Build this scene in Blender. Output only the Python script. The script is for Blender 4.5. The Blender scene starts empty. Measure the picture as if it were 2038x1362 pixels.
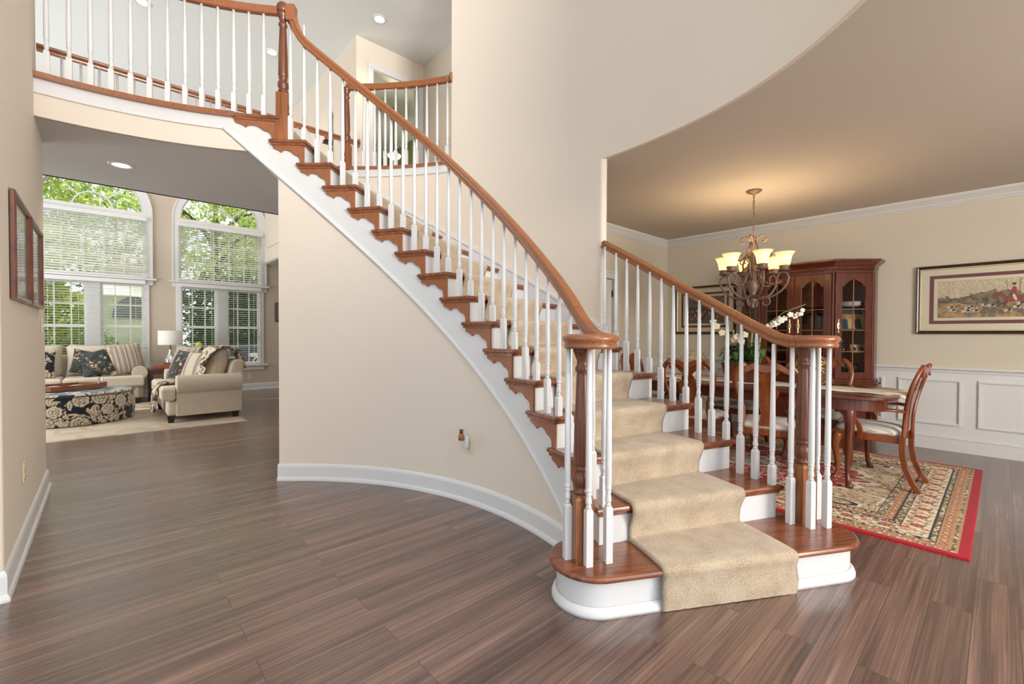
import bpy, bmesh, math, random
import numpy as np
from mathutils import Vector, Matrix
random.seed(7)
PI = math.pi
SC = bpy.context.scene
COL = SC.collection

# ---------------------------------------------------------------- camera
CAM_H, YAW, PITCH, ROLL, FPX = 1.238, math.radians(47.6), math.radians(-0.9), math.radians(0.25), 890.0
fw = Vector((math.cos(YAW) * math.cos(PITCH), math.sin(YAW) * math.cos(PITCH), math.sin(PITCH)))
rt0 = Vector((math.sin(YAW), -math.cos(YAW), 0))
up0 = rt0.cross(fw)
rt = rt0 * math.cos(ROLL) + up0 * math.sin(ROLL)
up = -rt0 * math.sin(ROLL) + up0 * math.cos(ROLL)
cam = bpy.data.cameras.new('camera')
cam.sensor_width = 36.0
cam.lens = FPX / 2038.0 * 36.0
cam.clip_end = 200
camo = bpy.data.objects.new('camera', cam)
m3 = Matrix((rt, up, -fw)).transposed()
camo.matrix_world = Matrix.Translation((0, 0, CAM_H)) @ m3.to_4x4()
COL.objects.link(camo)
SC.camera = camo

# ---------------------------------------------------------------- colour management, world, sun, daylight
SC.view_settings.view_transform = 'Standard'
SC.view_settings.look = 'None'
SC.view_settings.gamma = 1.0
SC.view_settings.use_curve_mapping = False
SC.view_settings.exposure = 0.0
W = bpy.data.worlds.new('world')
SC.world = W
W.use_nodes = True
wbg = W.node_tree.nodes['Background']
wbg.inputs[0].default_value = (0.80, 0.90, 1.0, 1)
wbg.inputs[1].default_value = 1.4

def rad(a):
    return math.radians(a)

def light(name, kind, loc, energy, color=(1, 1, 1), target=None, **kw):
    d = bpy.data.lights.new(name, kind)
    d.energy = energy
    d.color = color
    for k, v in kw.items():
        setattr(d, k, v)
    o = bpy.data.objects.new(name, d)
    o.location = loc
    if target is not None:
        o.rotation_euler = (Vector(target) - Vector(loc)).to_track_quat('-Z', 'Y').to_euler()
    COL.objects.link(o)
    return o

light('sun', 'SUN', (-6, 20, 34), 8.0, (1.0, 0.95, 0.84), target=(0, 4, 0), angle=0.02)
# daylight of the entry door and its tall transom window behind the camera
light('entry_daylight', 'AREA', (0.9, -7.0, 3.2), 150, (1.0, 0.975, 0.945), target=(1.0, 2.6, 2.8), shape='RECTANGLE', size=6.0, size_y=4.4)
light('transom_daylight', 'AREA', (0.6, -6.0, 3.8), 400, (1.0, 0.965, 0.915), target=(3.9, 3.6, 7.4), shape='RECTANGLE', size=3.2, size_y=1.6, spread=rad(72))
light('left_wall_fill', 'AREA', (3.4, -4.6, 2.6), 150, (1.0, 0.975, 0.945), target=(-0.6, 4.0, 2.0), shape='RECTANGLE', size=2.6, size_y=3.0)  # added fill to brighten the left wall, no window known there
# added fill for the dining room, standing for an assumed window off right
light('dining_fill', 'AREA', (3.5, -3.12, 1.7), 225, (1.0, 0.95, 0.88), target=(4.6, 3.0, 1.2), shape='RECTANGLE', size=2.0, size_y=1.7)

# added fill light inside the living room's left wall, no known window behind it
light('living_fill', 'AREA', (-3.05, 8.6, 2.6), 290, (0.92, 0.965, 1.0), target=(2.5, 8.2, 3.3), shape='RECTANGLE', size=3.6, size_y=4.0)

# ---------------------------------------------------------------- helpers
def s2l(c):
    return tuple(((x / 255.0) / 12.92 if x / 255.0 <= 0.04045 else (((x / 255.0) + 0.055) / 1.055) ** 2.4) for x in c)

def L4(c):
    return (c[0], c[1], c[2], 1.0)


class MB:
    def __init__(s):
        s.v = []; s.f = []; s.sm = []
    def add(s, vs, fs, smooth=False):
        b = len(s.v)
        s.v += [tuple(p) for p in vs]
        for f in fs:
            s.f.append([i + b for i in f]); s.sm.append(smooth)
        return s
    def box(s, x0, y0, z0, x1, y1, z1):
        vs = [(x, y, z) for x in (x0, x1) for y in (y0, y1) for z in (z0, z1)]
        return s.add(vs, [(0, 1, 3, 2), (4, 6, 7, 5), (0, 4, 5, 1), (2, 3, 7, 6), (0, 2, 6, 4), (1, 5, 7, 3)])
    def beam(s, a, b, w, h, upv=(0, 0, 1)):
        a = Vector(a); b = Vector(b); t = (b - a).normalized()
        sd = t.cross(Vector(upv))
        if sd.length < 1e-4: sd = t.cross(Vector((1, 0, 0)))
        sd.normalize(); u = sd.cross(t)
        vs = []
        for p in (a, b):
            for i, j in ((-1, -1), (1, -1), (1, 1), (-1, 1)):
                vs.append(p + sd * (w / 2 * i) + u * (h / 2 * j))
        return s.add(vs, [(0, 1, 2, 3), (4, 7, 6, 5), (0, 4, 5, 1), (1, 5, 6, 2), (2, 6, 7, 3), (3, 7, 4, 0)])
    def sweep(s, path, prof, sides=None, closed=False, smooth=False, caps=True, scale=None, transport=False):
        path = [Vector(p) for p in path]; n = len(path); m = len(prof)
        vs = []; prev = None
        for i, p in enumerate(path):
            if closed: t = path[(i + 1) % n] - path[i - 1]
            else: t = path[min(i + 1, n - 1)] - path[max(i - 1, 0)]
            t.normalize()
            if sides is not None: sd = Vector(sides[i])
            elif transport and prev is not None: sd = prev
            else:
                sd = t.cross(Vector((0, 0, 1)))
                if sd.length < 0.05: sd = prev if prev is not None else t.cross(Vector((1, 0, 0)))
            sd = (sd - t * sd.dot(t)).normalized(); prev = sd
            u = sd.cross(t).normalized()
            k = 1 if scale is None else scale[i]
            mi = 1.0
            if scale is None and (closed or 0 < i < n - 1):
                d1 = (p - path[i - 1]).normalized()
                mi = 1.0 / max(0.5, abs(d1.dot(t)))
            for a, b in prof: vs.append(p + sd * a * k * mi + u * b * k)
        fs = []
        for i in range(n if closed else n - 1):
            j = (i + 1) % n
            for q in range(m):
                r = (q + 1) % m
                fs.append((i * m + q, i * m + r, j * m + r, j * m + q))
        s.add(vs, fs, smooth)
        if caps and not closed:
            b = len(s.v) - n * m
            s.f.append([b + q for q in range(m)]); s.sm.append(False)
            s.f.append([b + (n - 1) * m + q for q in range(m)][::-1]); s.sm.append(False)
        return s
    def tube(s, path, r, n=8, closed=False, smooth=True):
        prof = [(math.cos(2 * PI * i / n), math.sin(2 * PI * i / n)) for i in range(n)]
        N = len(path)
        sc = [r] * N if not isinstance(r, (list, tuple)) else list(r)
        return s.sweep(path, prof, closed=closed, smooth=smooth, scale=sc, transport=True)
    def lathe(s, prof, c=(0, 0, 0), n=20, smooth=True, M=None, caps=True):
        vs = []
        for r, z in prof:
            for i in range(n):
                a = 2 * PI * i / n
                p = Vector((r * math.cos(a), r * math.sin(a), z))
                if M is not None: p = M @ p
                vs.append(p + Vector(c))
        fs = []
        for i in range(len(prof) - 1):
            for q in range(n):
                r_ = (q + 1) % n
                fs.append((i * n + q, i * n + r_, (i + 1) * n + r_, (i + 1) * n + q))
        b = len(s.v)
        s.add(vs, fs, smooth)
        if caps:
            if prof[0][0] > 1e-5: s.f.append([b + q for q in range(n)][::-1]); s.sm.append(False)
            if prof[-1][0] > 1e-5: s.f.append([b + (len(prof) - 1) * n + q for q in range(n)]); s.sm.append(False)
        return s
    def rings(s, rings, smooth=False, caps=True, closed=True):
        m = len(rings[0]); b = len(s.v); vs = [p for r in rings for p in r]; fs = []
        for i in range(len(rings) - 1):
            for q in range(m if closed else m - 1):
                r = (q + 1) % m
                fs.append((i * m + q, i * m + r, (i + 1) * m + r, (i + 1) * m + q))
        s.add(vs, fs, smooth)
        if caps:
            s.f.append([b + q for q in range(m)][::-1]); s.sm.append(False)
            s.f.append([b + (len(rings) - 1) * m + q for q in range(m)]); s.sm.append(False)
        return s
    def slab(s, poly, z0, z1, rnd=0.0, smooth=False):
        if rnd <= 0: return s.rings([[(x, y, z0) for x, y in poly], [(x, y, z1) for x, y in poly]])
        pl = [Vector(p) for p in poly]; n = len(pl)
        area = sum(pl[i].x * pl[(i + 1) % n].y - pl[(i + 1) % n].x * pl[i].y for i in range(n))
        sg = 1 if area > 0 else -1
        off = []
        for i in range(n):
            d1 = (pl[i] - pl[i - 1]).normalized(); d2 = (pl[(i + 1) % n] - pl[i]).normalized()
            n1 = Vector((-d1.y, d1.x)) * sg; n2 = Vector((-d2.y, d2.x)) * sg
            b = n1 + n2
            if b.length < 1e-5: b = n1
            b.normalize(); off.append(b / max(0.5, b.dot(n1)))
        R = []
        for a, z in ((rnd, z0), (rnd * .3, z0 + rnd * .3), (0, z0 + rnd), (0, z1 - rnd), (rnd * .3, z1 - rnd * .3), (rnd, z1)):
            R.append([(pl[i].x + off[i].x * a, pl[i].y + off[i].y * a, z) for i in range(n)])
        return s.rings(R, smooth)
    def grid(s, fn, nu, nv, smooth=True, cu=False):
        vs = [fn(i / nu, j / nv) for i in range(nu if cu else nu + 1) for j in range(nv + 1)]
        fs = []; N = nu if cu else nu + 1
        for i in range(nu):
            for j in range(nv):
                a = i * (nv + 1) + j; b = ((i + 1) % N) * (nv + 1) + j
                fs.append((a, b, b + 1, a + 1))
        return s.add(vs, fs, smooth)
    def prism(s, poly, f0, f1):
        "polygon (a,b) mapped by f0 to the front and f1 to the back"
        return s.rings([[f0(a, b) for a, b in poly], [f1(a, b) for a, b in poly]])
    def ball(s, c, r, n=12, m=8, sx=1, sy=1, sz=1, M=None):
        pr = [(math.sin(PI * i / m), -math.cos(PI * i / m)) for i in range(m + 1)]
        vs = []
        MM = Matrix.Diagonal((r * sx, r * sy, r * sz)) if M is None else M @ Matrix.Diagonal((r * sx, r * sy, r * sz))
        b = MB().lathe(pr, (0, 0, 0), n, True, None, False)
        return s.add([MM @ Vector(p) + Vector(c) for p in b.v], b.f, True)
    def xf(s, M, start=0):
        for i in range(start, len(s.v)): s.v[i] = tuple(M @ Vector(s.v[i]))
        return s
    def build(s, name, m, parent=None, bevel=0.0, loc=None, col=None, seg=2, subsurf=0):
        me = bpy.data.meshes.new(name)
        bm = bmesh.new()
        vs = [bm.verts.new(p) for p in s.v]
        for f, sm in zip(s.f, s.sm):
            ff = []
            for i in f:
                if i not in ff: ff.append(i)
            if len(ff) < 3: continue
            try:
                face = bm.faces.new([vs[i] for i in ff]); face.smooth = sm
            except ValueError: pass
        bmesh.ops.remove_doubles(bm, verts=bm.verts, dist=1e-6)
        bmesh.ops.recalc_face_normals(bm, faces=bm.faces)
        bm.to_mesh(me); bm.free()
        me.materials.append(m)
        o = bpy.data.objects.new(name, me); COL.objects.link(o)
        if parent is not None: o.parent = parent
        if loc is not None: o.location = loc
        if bevel > 0:
            md = o.modifiers.new('bevel', 'BEVEL'); md.width = bevel; md.segments = seg
            md.limit_method = 'ANGLE'; md.angle_limit = rad(40)
        if subsurf:
            md = o.modifiers.new('subsurf', 'SUBSURF'); md.levels = subsurf; md.render_levels = subsurf
        return o

def tag(o, label=None, cat=None, group=None, kind=None):
    if label: o['label'] = label
    if cat: o['category'] = cat
    if group: o['group'] = group
    if kind: o['kind'] = kind
    return o

def thing(name, label, cat, loc=(0, 0, 0), rz=0.0, group=None):
    o = bpy.data.objects.new(name, None); COL.objects.link(o)
    o.location = loc; o.rotation_euler = (0, 0, rz); o.empty_display_size = 0.1
    return tag(o, label, cat, group)

def struct(o):
    o['kind'] = 'structure'
    return o

def dup(root, loc=None, rz=None, label=None, group=None):
    r = root.copy(); COL.objects.link(r)
    if loc is not None: r.location = loc
    if rz is not None: r.rotation_euler = (0, 0, rz)
    if label: r['label'] = label
    if group: r['group'] = group
    for ch in list(root.children):
        c = ch.copy(); COL.objects.link(c); c.parent = r
        for g in ch.children:
            d = g.copy(); COL.objects.link(d); d.parent = c
    return r

# ---------------------------------------------------------------- materials
def newmat(name):
    m = bpy.data.materials.new(name); m.use_nodes = True
    nt = m.node_tree
    return m, nt, nt.nodes['Principled BSDF']

def nd(nt, kind, **kw):
    n = nt.nodes.new(kind)
    for k, v in kw.items():
        if k.startswith('i_'):
            key = k[2:]
            n.inputs[int(key) if key.isdigit() else key.replace('_', ' ')].default_value = v
        else: setattr(n, k, v)
    return n

def coords(nt, scale=(1, 1, 1), rot=(0, 0, 0), kind='Object'):
    tc = nd(nt, 'ShaderNodeTexCoord'); mp = nd(nt, 'ShaderNodeMapping')
    mp.inputs['Scale'].default_value = scale; mp.inputs['Rotation'].default_value = rot
    nt.links.new(tc.outputs[kind], mp.inputs[0])
    return mp.outputs[0]

def ramp(nt, fac, stops):
    r = nd(nt, 'ShaderNodeValToRGB')
    el = r.color_ramp.elements
    while len(el) < len(stops): el.new(0.5)
    for e, (p, c) in zip(el, stops): e.position = p; e.color = L4(c)
    nt.links.new(fac, r.inputs[0])
    return r.outputs[0]

def plain(name, c, rough=0.5, metal=0.0, bump=0.0, bscale=60.0, spec=0.5, sheen=0.0, coat=0.0, var=0.0, vscale=3.0):
    m, nt, b = newmat(name)
    b.inputs['Base Color'].default_value = L4(c); b.inputs['Roughness'].default_value = rough
    b.inputs['Metallic'].default_value = metal; b.inputs['Specular IOR Level'].default_value = spec
    b.inputs['Sheen Weight'].default_value = sheen; b.inputs['Coat Weight'].default_value = coat
    if bump > 0 or var > 0:
        co = coords(nt)
    if bump > 0:
        n = nd(nt, 'ShaderNodeTexNoise', i_Scale=bscale, i_Detail=4.0)
        nt.links.new(co, n.inputs['Vector'])
        bp = nd(nt, 'ShaderNodeBump', i_Strength=bump, i_Distance=0.01)
        nt.links.new(n.outputs[0], bp.inputs['Height']); nt.links.new(bp.outputs[0], b.inputs['Normal'])
    if var > 0:
        n = nd(nt, 'ShaderNodeTexNoise', i_Scale=vscale, i_Detail=5.0)
        nt.links.new(co, n.inputs['Vector'])
        lo = tuple(x * (1 - var) for x in c); hi = tuple(min(1, x * (1 + var)) for x in c)
        nt.links.new(ramp(nt, n.outputs[0], [(0.3, lo), (0.7, hi)]), b.inputs['Base Color'])
    return m

def wood(name, dark, lite, scale=(2, 30, 30), rough=0.35, coat=0.2, rot=(0, 0, 0), bump=0.05):
    m, nt, b = newmat(name)
    co = coords(nt, scale, rot)
    n = nd(nt, 'ShaderNodeTexNoise', i_Scale=1.0, i_Detail=7.0, i_Roughness=0.6, i_Distortion=0.4)
    nt.links.new(co, n.inputs['Vector'])
    nt.links.new(ramp(nt, n.outputs[0], [(0.3, dark), (0.52, tuple((a + c) / 2 for a, c in zip(dark, lite))), (0.72, lite)]), b.inputs['Base Color'])
    b.inputs['Roughness'].default_value = rough; b.inputs['Coat Weight'].default_value = coat; b.inputs['Coat Roughness'].default_value = 0.15
    bp = nd(nt, 'ShaderNodeBump', i_Strength=bump, i_Distance=0.004)
    nt.links.new(n.outputs[0], bp.inputs['Height']); nt.links.new(bp.outputs[0], b.inputs['Normal'])
    return m

def painted(name, rough=0.8, bump=0.0, bscale=200.0, spec=0.3, sheen=0.0):
    m, nt, b = newmat(name)
    a = nd(nt, 'ShaderNodeAttribute', attribute_name='Col')
    nt.links.new(a.outputs['Color'], b.inputs['Base Color'])
    b.inputs['Roughness'].default_value = rough; b.inputs['Specular IOR Level'].default_value = spec
    b.inputs['Sheen Weight'].default_value = sheen
    if bump > 0:
        n = nd(nt, 'ShaderNodeTexNoise', i_Scale=bscale, i_Detail=3.0)
        nt.links.new(coords(nt), n.inputs['Vector'])
        bp = nd(nt, 'ShaderNodeBump', i_Strength=bump, i_Distance=0.01)
        nt.links.new(n.outputs[0], bp.inputs['Height']); nt.links.new(bp.outputs[0], b.inputs['Normal'])
    return m

def glassmat(name, tint=(1, 1, 1), refl=0.12, rough=0.02):
    m, nt, b = newmat(name)
    out = nt.nodes['Material Output']
    tr = nd(nt, 'ShaderNodeBsdfTransparent'); tr.inputs[0].default_value = L4(tint)
    gl = nd(nt, 'ShaderNodeBsdfGlossy'); gl.inputs['Roughness'].default_value = rough
    fr = nd(nt, 'ShaderNodeFresnel', i_IOR=1.45)
    mx = nd(nt, 'ShaderNodeMixShader')
    mu = nd(nt, 'ShaderNodeMath', operation='MULTIPLY_ADD'); mu.inputs[1].default_value = 0.45 + refl; mu.inputs[2].default_value = 0.0
    nt.links.new(fr.outputs[0], mu.inputs[0])
    nt.links.new(mu.outputs[0], mx.inputs[0]); nt.links.new(tr.outputs[0], mx.inputs[1]); nt.links.new(gl.outputs[0], mx.inputs[2])
    nt.links.new(mx.outputs[0], out.inputs['Surface'])
    return m

def emis(name, c, strength):
    m, nt, b = newmat(name)
    b.inputs['Base Color'].default_value = L4(c)
    b.inputs['Emission Color'].default_value = L4(c); b.inputs['Emission Strength'].default_value = strength
    b.inputs['Roughness'].default_value = 0.5
    return m

def set_cols(o, cols):
    a = o.data.color_attributes.new('Col', 'FLOAT_COLOR', 'POINT')
    arr = np.ones((len(o.data.vertices), 4), dtype=np.float32)
    arr[:, :3] = cols
    a.data.foreach_set('color', arr.ravel())

def lin(a):
    a = np.clip(np.asarray(a, dtype=float) / 255.0, 0, 1)
    return np.where(a <= 0.04045, a / 12.92, ((a + 0.055) / 1.055) ** 2.4)

def raw_grid(name, nu, nv, P, cols, m, parent=None, smooth=True):
    "P: (nu*nv,3) points, row-major over u then v; one vertex colour per point"
    me = bpy.data.meshes.new(name)
    i = np.arange((nu - 1) * (nv - 1)); a = (i // (nv - 1)) * nv + i % (nv - 1)
    F = np.stack([a, a + nv, a + nv + 1, a + 1], 1)
    me.vertices.add(nu * nv); me.vertices.foreach_set('co', np.asarray(P, dtype=np.float32).ravel())
    me.loops.add(F.size); me.loops.foreach_set('vertex_index', F.ravel().astype(np.int32))
    me.polygons.add(len(F)); me.polygons.foreach_set('loop_start', (np.arange(len(F)) * 4).astype(np.int32))
    me.polygons.foreach_set('loop_total', np.full(len(F), 4, dtype=np.int32))
    me.update(calc_edges=True); me.validate()
    me.polygons.foreach_set('use_smooth', np.full(len(F), smooth, dtype=bool))
    me.materials.append(m)
    o = bpy.data.objects.new(name, me); COL.objects.link(o)
    if parent is not None: o.parent = parent
    set_cols(o, cols)
    return o

rng = np.random.default_rng(11)
def vnoise(x, y, seed=0):
    "smooth value noise in numpy"
    xi = np.floor(x).astype(int); yi = np.floor(y).astype(int)
    fx = x - xi; fy = y - yi
    fx = fx * fx * (3 - 2 * fx); fy = fy * fy * (3 - 2 * fy)
    def h(a, b):
        n = (a * 374761393 + b * 668265263 + seed * 1442695041) & 0x7fffffff
        n = ((n ^ (n >> 13)) * 1274126177) & 0x7fffffff
        return ((n ^ (n >> 16)) & 0xffff) / 65535.0
    return (h(xi, yi) * (1 - fx) + h(xi + 1, yi) * fx) * (1 - fy) + (h(xi, yi + 1) * (1 - fx) + h(xi + 1, yi + 1) * fx) * fy

def fbm(x, y, seed=0, o=4):
    t = 0; a = 0.5
    for k in range(o):
        t = t + a * vnoise(x * 2 ** k, y * 2 ** k, seed + k); a *= 0.5
    return t / (1 - 0.5 ** o)

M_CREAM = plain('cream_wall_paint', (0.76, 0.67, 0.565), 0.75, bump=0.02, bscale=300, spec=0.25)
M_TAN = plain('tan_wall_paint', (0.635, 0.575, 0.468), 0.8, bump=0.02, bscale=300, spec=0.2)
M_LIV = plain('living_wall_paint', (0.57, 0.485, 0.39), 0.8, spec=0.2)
M_WHITE = plain('white_trim_paint', (0.715, 0.708, 0.70), 0.35, spec=0.45)
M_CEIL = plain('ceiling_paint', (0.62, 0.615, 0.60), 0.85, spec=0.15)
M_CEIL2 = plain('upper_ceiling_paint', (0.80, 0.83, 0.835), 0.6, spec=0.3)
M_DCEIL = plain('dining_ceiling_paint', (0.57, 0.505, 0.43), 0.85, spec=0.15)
M_OAK = wood('stained_oak', s2l((122, 68, 38)), s2l((176, 112, 68)), (28, 160, 160), 0.32, 0.35)
M_OAKV = wood('stained_oak_upright', s2l((74, 38, 22)), s2l((134, 78, 48)), (60, 60, 3), 0.4, 0.25)
def tread_mat():
    m = wood('tread_oak', s2l((96, 50, 30)), s2l((160, 96, 62)), (1, 1, 1), 0.25, 0.4)
    mp = [n for n in m.node_tree.nodes if n.type == 'MAPPING'][0]
    mp.vector_type = 'TEXTURE'; mp.inputs['Rotation'].default_value = (0, 0, math.radians(-29)); mp.inputs['Scale'].default_value = (0.30, 0.013, 0.05)
    return m
M_TREAD = tread_mat()
M_CHERRY = wood('cherry_wood', s2l((70, 28, 16)), s2l((116, 54, 30)), (60, 60, 6), 0.28, 0.4)
M_CHAIR = wood('chair_wood', s2l((92, 38, 14)), s2l((156, 82, 36)), (20, 20, 5), 0.3, 0.4)
M_DKWOOD = wood('dark_frame_wood', s2l((38, 20, 14)), s2l((74, 42, 30)), (20, 20, 5), 0.3, 0.3)
M_BRASS = plain('brass', (0.72, 0.55, 0.27), 0.28, 1.0)
M_BRONZE = plain('bronze_iron', (0.21, 0.135, 0.098), 0.5, 0.4, bump=0.15, bscale=120)
M_IRON = plain('black_iron', (0.02, 0.02, 0.022), 0.5, 0.6)
M_GLASS = glassmat('window_glass')
M_CGLASS = glassmat('cabinet_glass', (0.93, 0.93, 0.92), 0.25)
M_PGLASS = glassmat('picture_glass', (0.99, 0.99, 0.98), 0.1)
M_CRYSTAL = glassmat('crystal_glass', (0.80, 0.82, 0.83), 1.2, 0.05)
M_IVORY = plain('ivory_plastic', (0.74, 0.64, 0.45), 0.4)
# ================================================================ geometry constants of the stair cylinder
CC = Vector((-0.30, 2.25)); RISE = 0.1905; STEP = 5.47
R_IN, R_OUT = 2.32, 3.46
Z2 = 3.048; ZS = 2.755; ZT = 5.49
def TH(k): return -30.1 if k == 1 else 47.1 - (15 - k) * STEP
def NZ(th): return (15 - (47.1 - th) / STEP) * RISE
def PC(r, th, z=None, t=0.0):
    a = rad(th); c, s_ = math.cos(a), math.sin(a)
    x, y = CC.x + r * c - s_ * t, CC.y + r * s_ + c * t
    return (x, y) if z is None else (x, y, z)
def arc(r, a, b, n, z=None): return [PC(r, a + (b - a) * i / n, z) for i in range(n + 1)]

def arcwall(mb, r0, r1, a, b, n, zlo, zhi):
    lo = zlo if callable(zlo) else (lambda t: zlo)
    hi = zhi if callable(zhi) else (lambda t: zhi)
    R = []
    for i in range(n + 1):
        t = a + (b - a) * i / n
        R.append([PC(r0, t, lo(t)), PC(r1, t, lo(t)), PC(r1, t, hi(t)), PC(r0, t, hi(t))])
    return mb.rings(R)

# ================================================================ floor
def floor_mat():
    m, nt, b = newmat('bamboo_plank_floor')
    co = coords(nt, (1, 1, 1))
    mp = nd(nt, 'ShaderNodeMapping'); mp.inputs['Location'].default_value = (0.35, -0.07, 0)
    nt.links.new(co, mp.inputs[0])
    br = nd(nt, 'ShaderNodeTexBrick', offset=0.37, offset_frequency=2, i_Scale=1.0)
    br.inputs['Color1'].default_value = (0, 0, 0, 1); br.inputs['Color2'].default_value = (1, 1, 1, 1)
    br.inputs['Mortar'].default_value = (0.5, 0.5, 0.5, 1)
    br.inputs['Mortar Size'].default_value = 0.0018; br.inputs['Mortar Smooth'].default_value = 0.3
    br.inputs['Brick Width'].default_value = 1.22; br.inputs['Row Height'].default_value = 0.14; br.inputs['Bias'].default_value = 0.0
    nt.links.new(mp.outputs[0], br.inputs['Vector'])
    m2 = nd(nt, 'ShaderNodeMapping'); m2.inputs['Scale'].default_value = (1.5, 105, 1)
    nt.links.new(co, m2.inputs[0])
    # shift the grain from board to board
    cmb = nd(nt, 'ShaderNodeVectorMath', operation='ADD')
    sc = nd(nt, 'ShaderNodeVectorMath', operation='SCALE'); sc.inputs['Scale'].default_value = 37.0
    nt.links.new(br.outputs['Color'], sc.inputs[0]); nt.links.new(m2.outputs[0], cmb.inputs[0]); nt.links.new(sc.outputs[0], cmb.inputs[1])
    n = nd(nt, 'ShaderNodeTexNoise', i_Scale=1.0, i_Detail=8.0, i_Roughness=0.62, i_Distortion=0.3)
    nt.links.new(cmb.outputs[0], n.inputs['Vector'])
    m4 = nd(nt, 'ShaderNodeMapping'); m4.inputs['Scale'].default_value = (0.7, 17, 1); nt.links.new(co, m4.inputs[0])
    ad4 = nd(nt, 'ShaderNodeVectorMath', operation='ADD'); nt.links.new(m4.outputs[0], ad4.inputs[0]); nt.links.new(sc.outputs[0], ad4.inputs[1])
    n4 = nd(nt, 'ShaderNodeTexNoise', i_Scale=1.0, i_Detail=4.0, i_Roughness=0.5, i_Distortion=0.2); nt.links.new(ad4.outputs[0], n4.inputs['Vector'])
    mix4 = nd(nt, 'ShaderNodeMix'); mix4.inputs[0].default_value = 0.48
    nt.links.new(n.outputs[0], mix4.inputs[2]); nt.links.new(n4.outputs[0], mix4.inputs[3])
    c = ramp(nt, mix4.outputs[0], [(0.29, (0.040, 0.025, 0.021)), (0.43, (0.104, 0.059, 0.046)), (0.56, (0.192, 0.109, 0.082)), (0.70, (0.36, 0.212, 0.158))])
    hv = nd(nt, 'ShaderNodeHueSaturation'); nt.links.new(c, hv.inputs['Color'])
    mr = nd(nt, 'ShaderNodeMapRange'); mr.inputs[3].default_value = 0.84; mr.inputs[4].default_value = 1.18
    nt.links.new(br.outputs['Color'], mr.inputs[0]); nt.links.new(mr.outputs[0], hv.inputs['Value'])
    mx = nd(nt, 'ShaderNodeMix', data_type='RGBA'); mx.inputs[7].default_value = (0.075, 0.042, 0.032, 1)
    nt.links.new(br.outputs['Fac'], mx.inputs[0]); nt.links.new(hv.outputs[0], mx.inputs[6])
    nt.links.new(mx.outputs[2], b.inputs['Base Color'])
    b.inputs['Roughness'].default_value = 0.26; b.inputs['Specular IOR Level'].default_value = 1.0
    b.inputs['Coat Weight'].default_value = 0.3; b.inputs['Coat Roughness'].default_value = 0.24; b.inputs['Coat IOR'].default_value = 1.55
    bp = nd(nt, 'ShaderNodeBump', i_Strength=0.08, i_Distance=0.003)
    nt.links.new(n.outputs[0], bp.inputs['Height'])
    bp2 = nd(nt, 'ShaderNodeBump', i_Strength=0.5, i_Distance=0.003, invert=True)
    nt.links.new(br.outputs['Fac'], bp2.inputs['Height']); nt.links.new(bp.outputs[0], bp2.inputs['Normal'])
    nt.links.new(bp2.outputs[0], b.inputs['Normal'])
    return m
struct(MB().box(-4.0, -5.0, -0.12, 8.5, 11.36, 0.0).build('floor', floor_mat()))

# ================================================================ foyer left wall
def rounded_rect(x0, y0, x1, y1, r, n=4, corners=(1, 1, 1, 1)):
    P = []
    for (cx, cy, a0, on) in ((x1 - r, y0 + r, -90, corners[0]), (x1 - r, y1 - r, 0, corners[1]), (x0 + r, y1 - r, 90, corners[2]), (x0 + r, y0 + r, 180, corners[3])):
        if on: P += [(cx + r * math.cos(rad(a0 + 90 * i / n)), cy + r * math.sin(rad(a0 + 90 * i / n))) for i in range(n + 1)]
        else:
            a = rad(a0 + 45); P.append((cx + r * math.copysign(1, math.cos(a)), cy + r * math.copysign(1, math.sin(a))))
    return P
XL = -0.348
wl = MB()
wl.slab(rounded_rect(XL - 0.16, 3.09, XL, 5.18, 0.02), 0, ZS + 0.01)
wl.slab(rounded_rect(XL - 0.16, 3.09, XL, 4.75, 0.02), ZS + 0.01, ZT)
wl.box(-3.2, 3.09, 0, XL - 0.1, 3.20, ZT)
struct(wl.build('wall_left', M_CREAM))
BASE = [(0, 0), (0.030, 0), (0.030, 0.012), (0.026, 0.024), (0.016, 0.032), (0.016, 0.115), (0.012, 0.128), (0.004, 0.138), (0, 0.140)]
def baseboard(name, path, side_sign=1, prof=BASE, closed=False, mat=None):
    p = [(a * side_sign, b) for a, b in prof]
    return struct(MB().sweep(path, p, closed=closed).build(name, mat or M_WHITE))
baseboard('baseboard_left', [(-3.2, 3.09, 0), (XL, 3.09, 0), (XL, 5.18, 0)], 1)

# ================================================================ wall below the stair, its baseboard, outer curved walls
wu = MB()
arcwall(wu, R_IN, R_IN + 0.10, -27, 53.2, 80, 0.0, lambda t: max(0.02, NZ(t) - 0.46))
# end return of the enclosed space, reaching back to the outer wall
a0 = [PC(R_IN, 53.2), PC(R_OUT + .1, 53.2), PC(R_OUT + .1, 51.6), PC(R_IN, 51.6)]
wu.rings([[(x, y, 0) for x, y in a0], [(x, y, NZ(51.6) - 0.46) for x, y in a0]])
struct(wu.build('wall_under_stair', M_CREAM))
baseboard('baseboard_under_stair', [PC(R_IN, 53.4 - i * (53.4 + 25.0) / 60, 0) for i in range(61)], 1)

wo = MB()
arcwall(wo, R_OUT, R_OUT + 0.075, 1.6, 29.2, 30, 0.0, ZT)
arcwall(wo, R_OUT, R_OUT + 0.14, 29.2, 53.2, 24, 0.0, 2.985)
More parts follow.
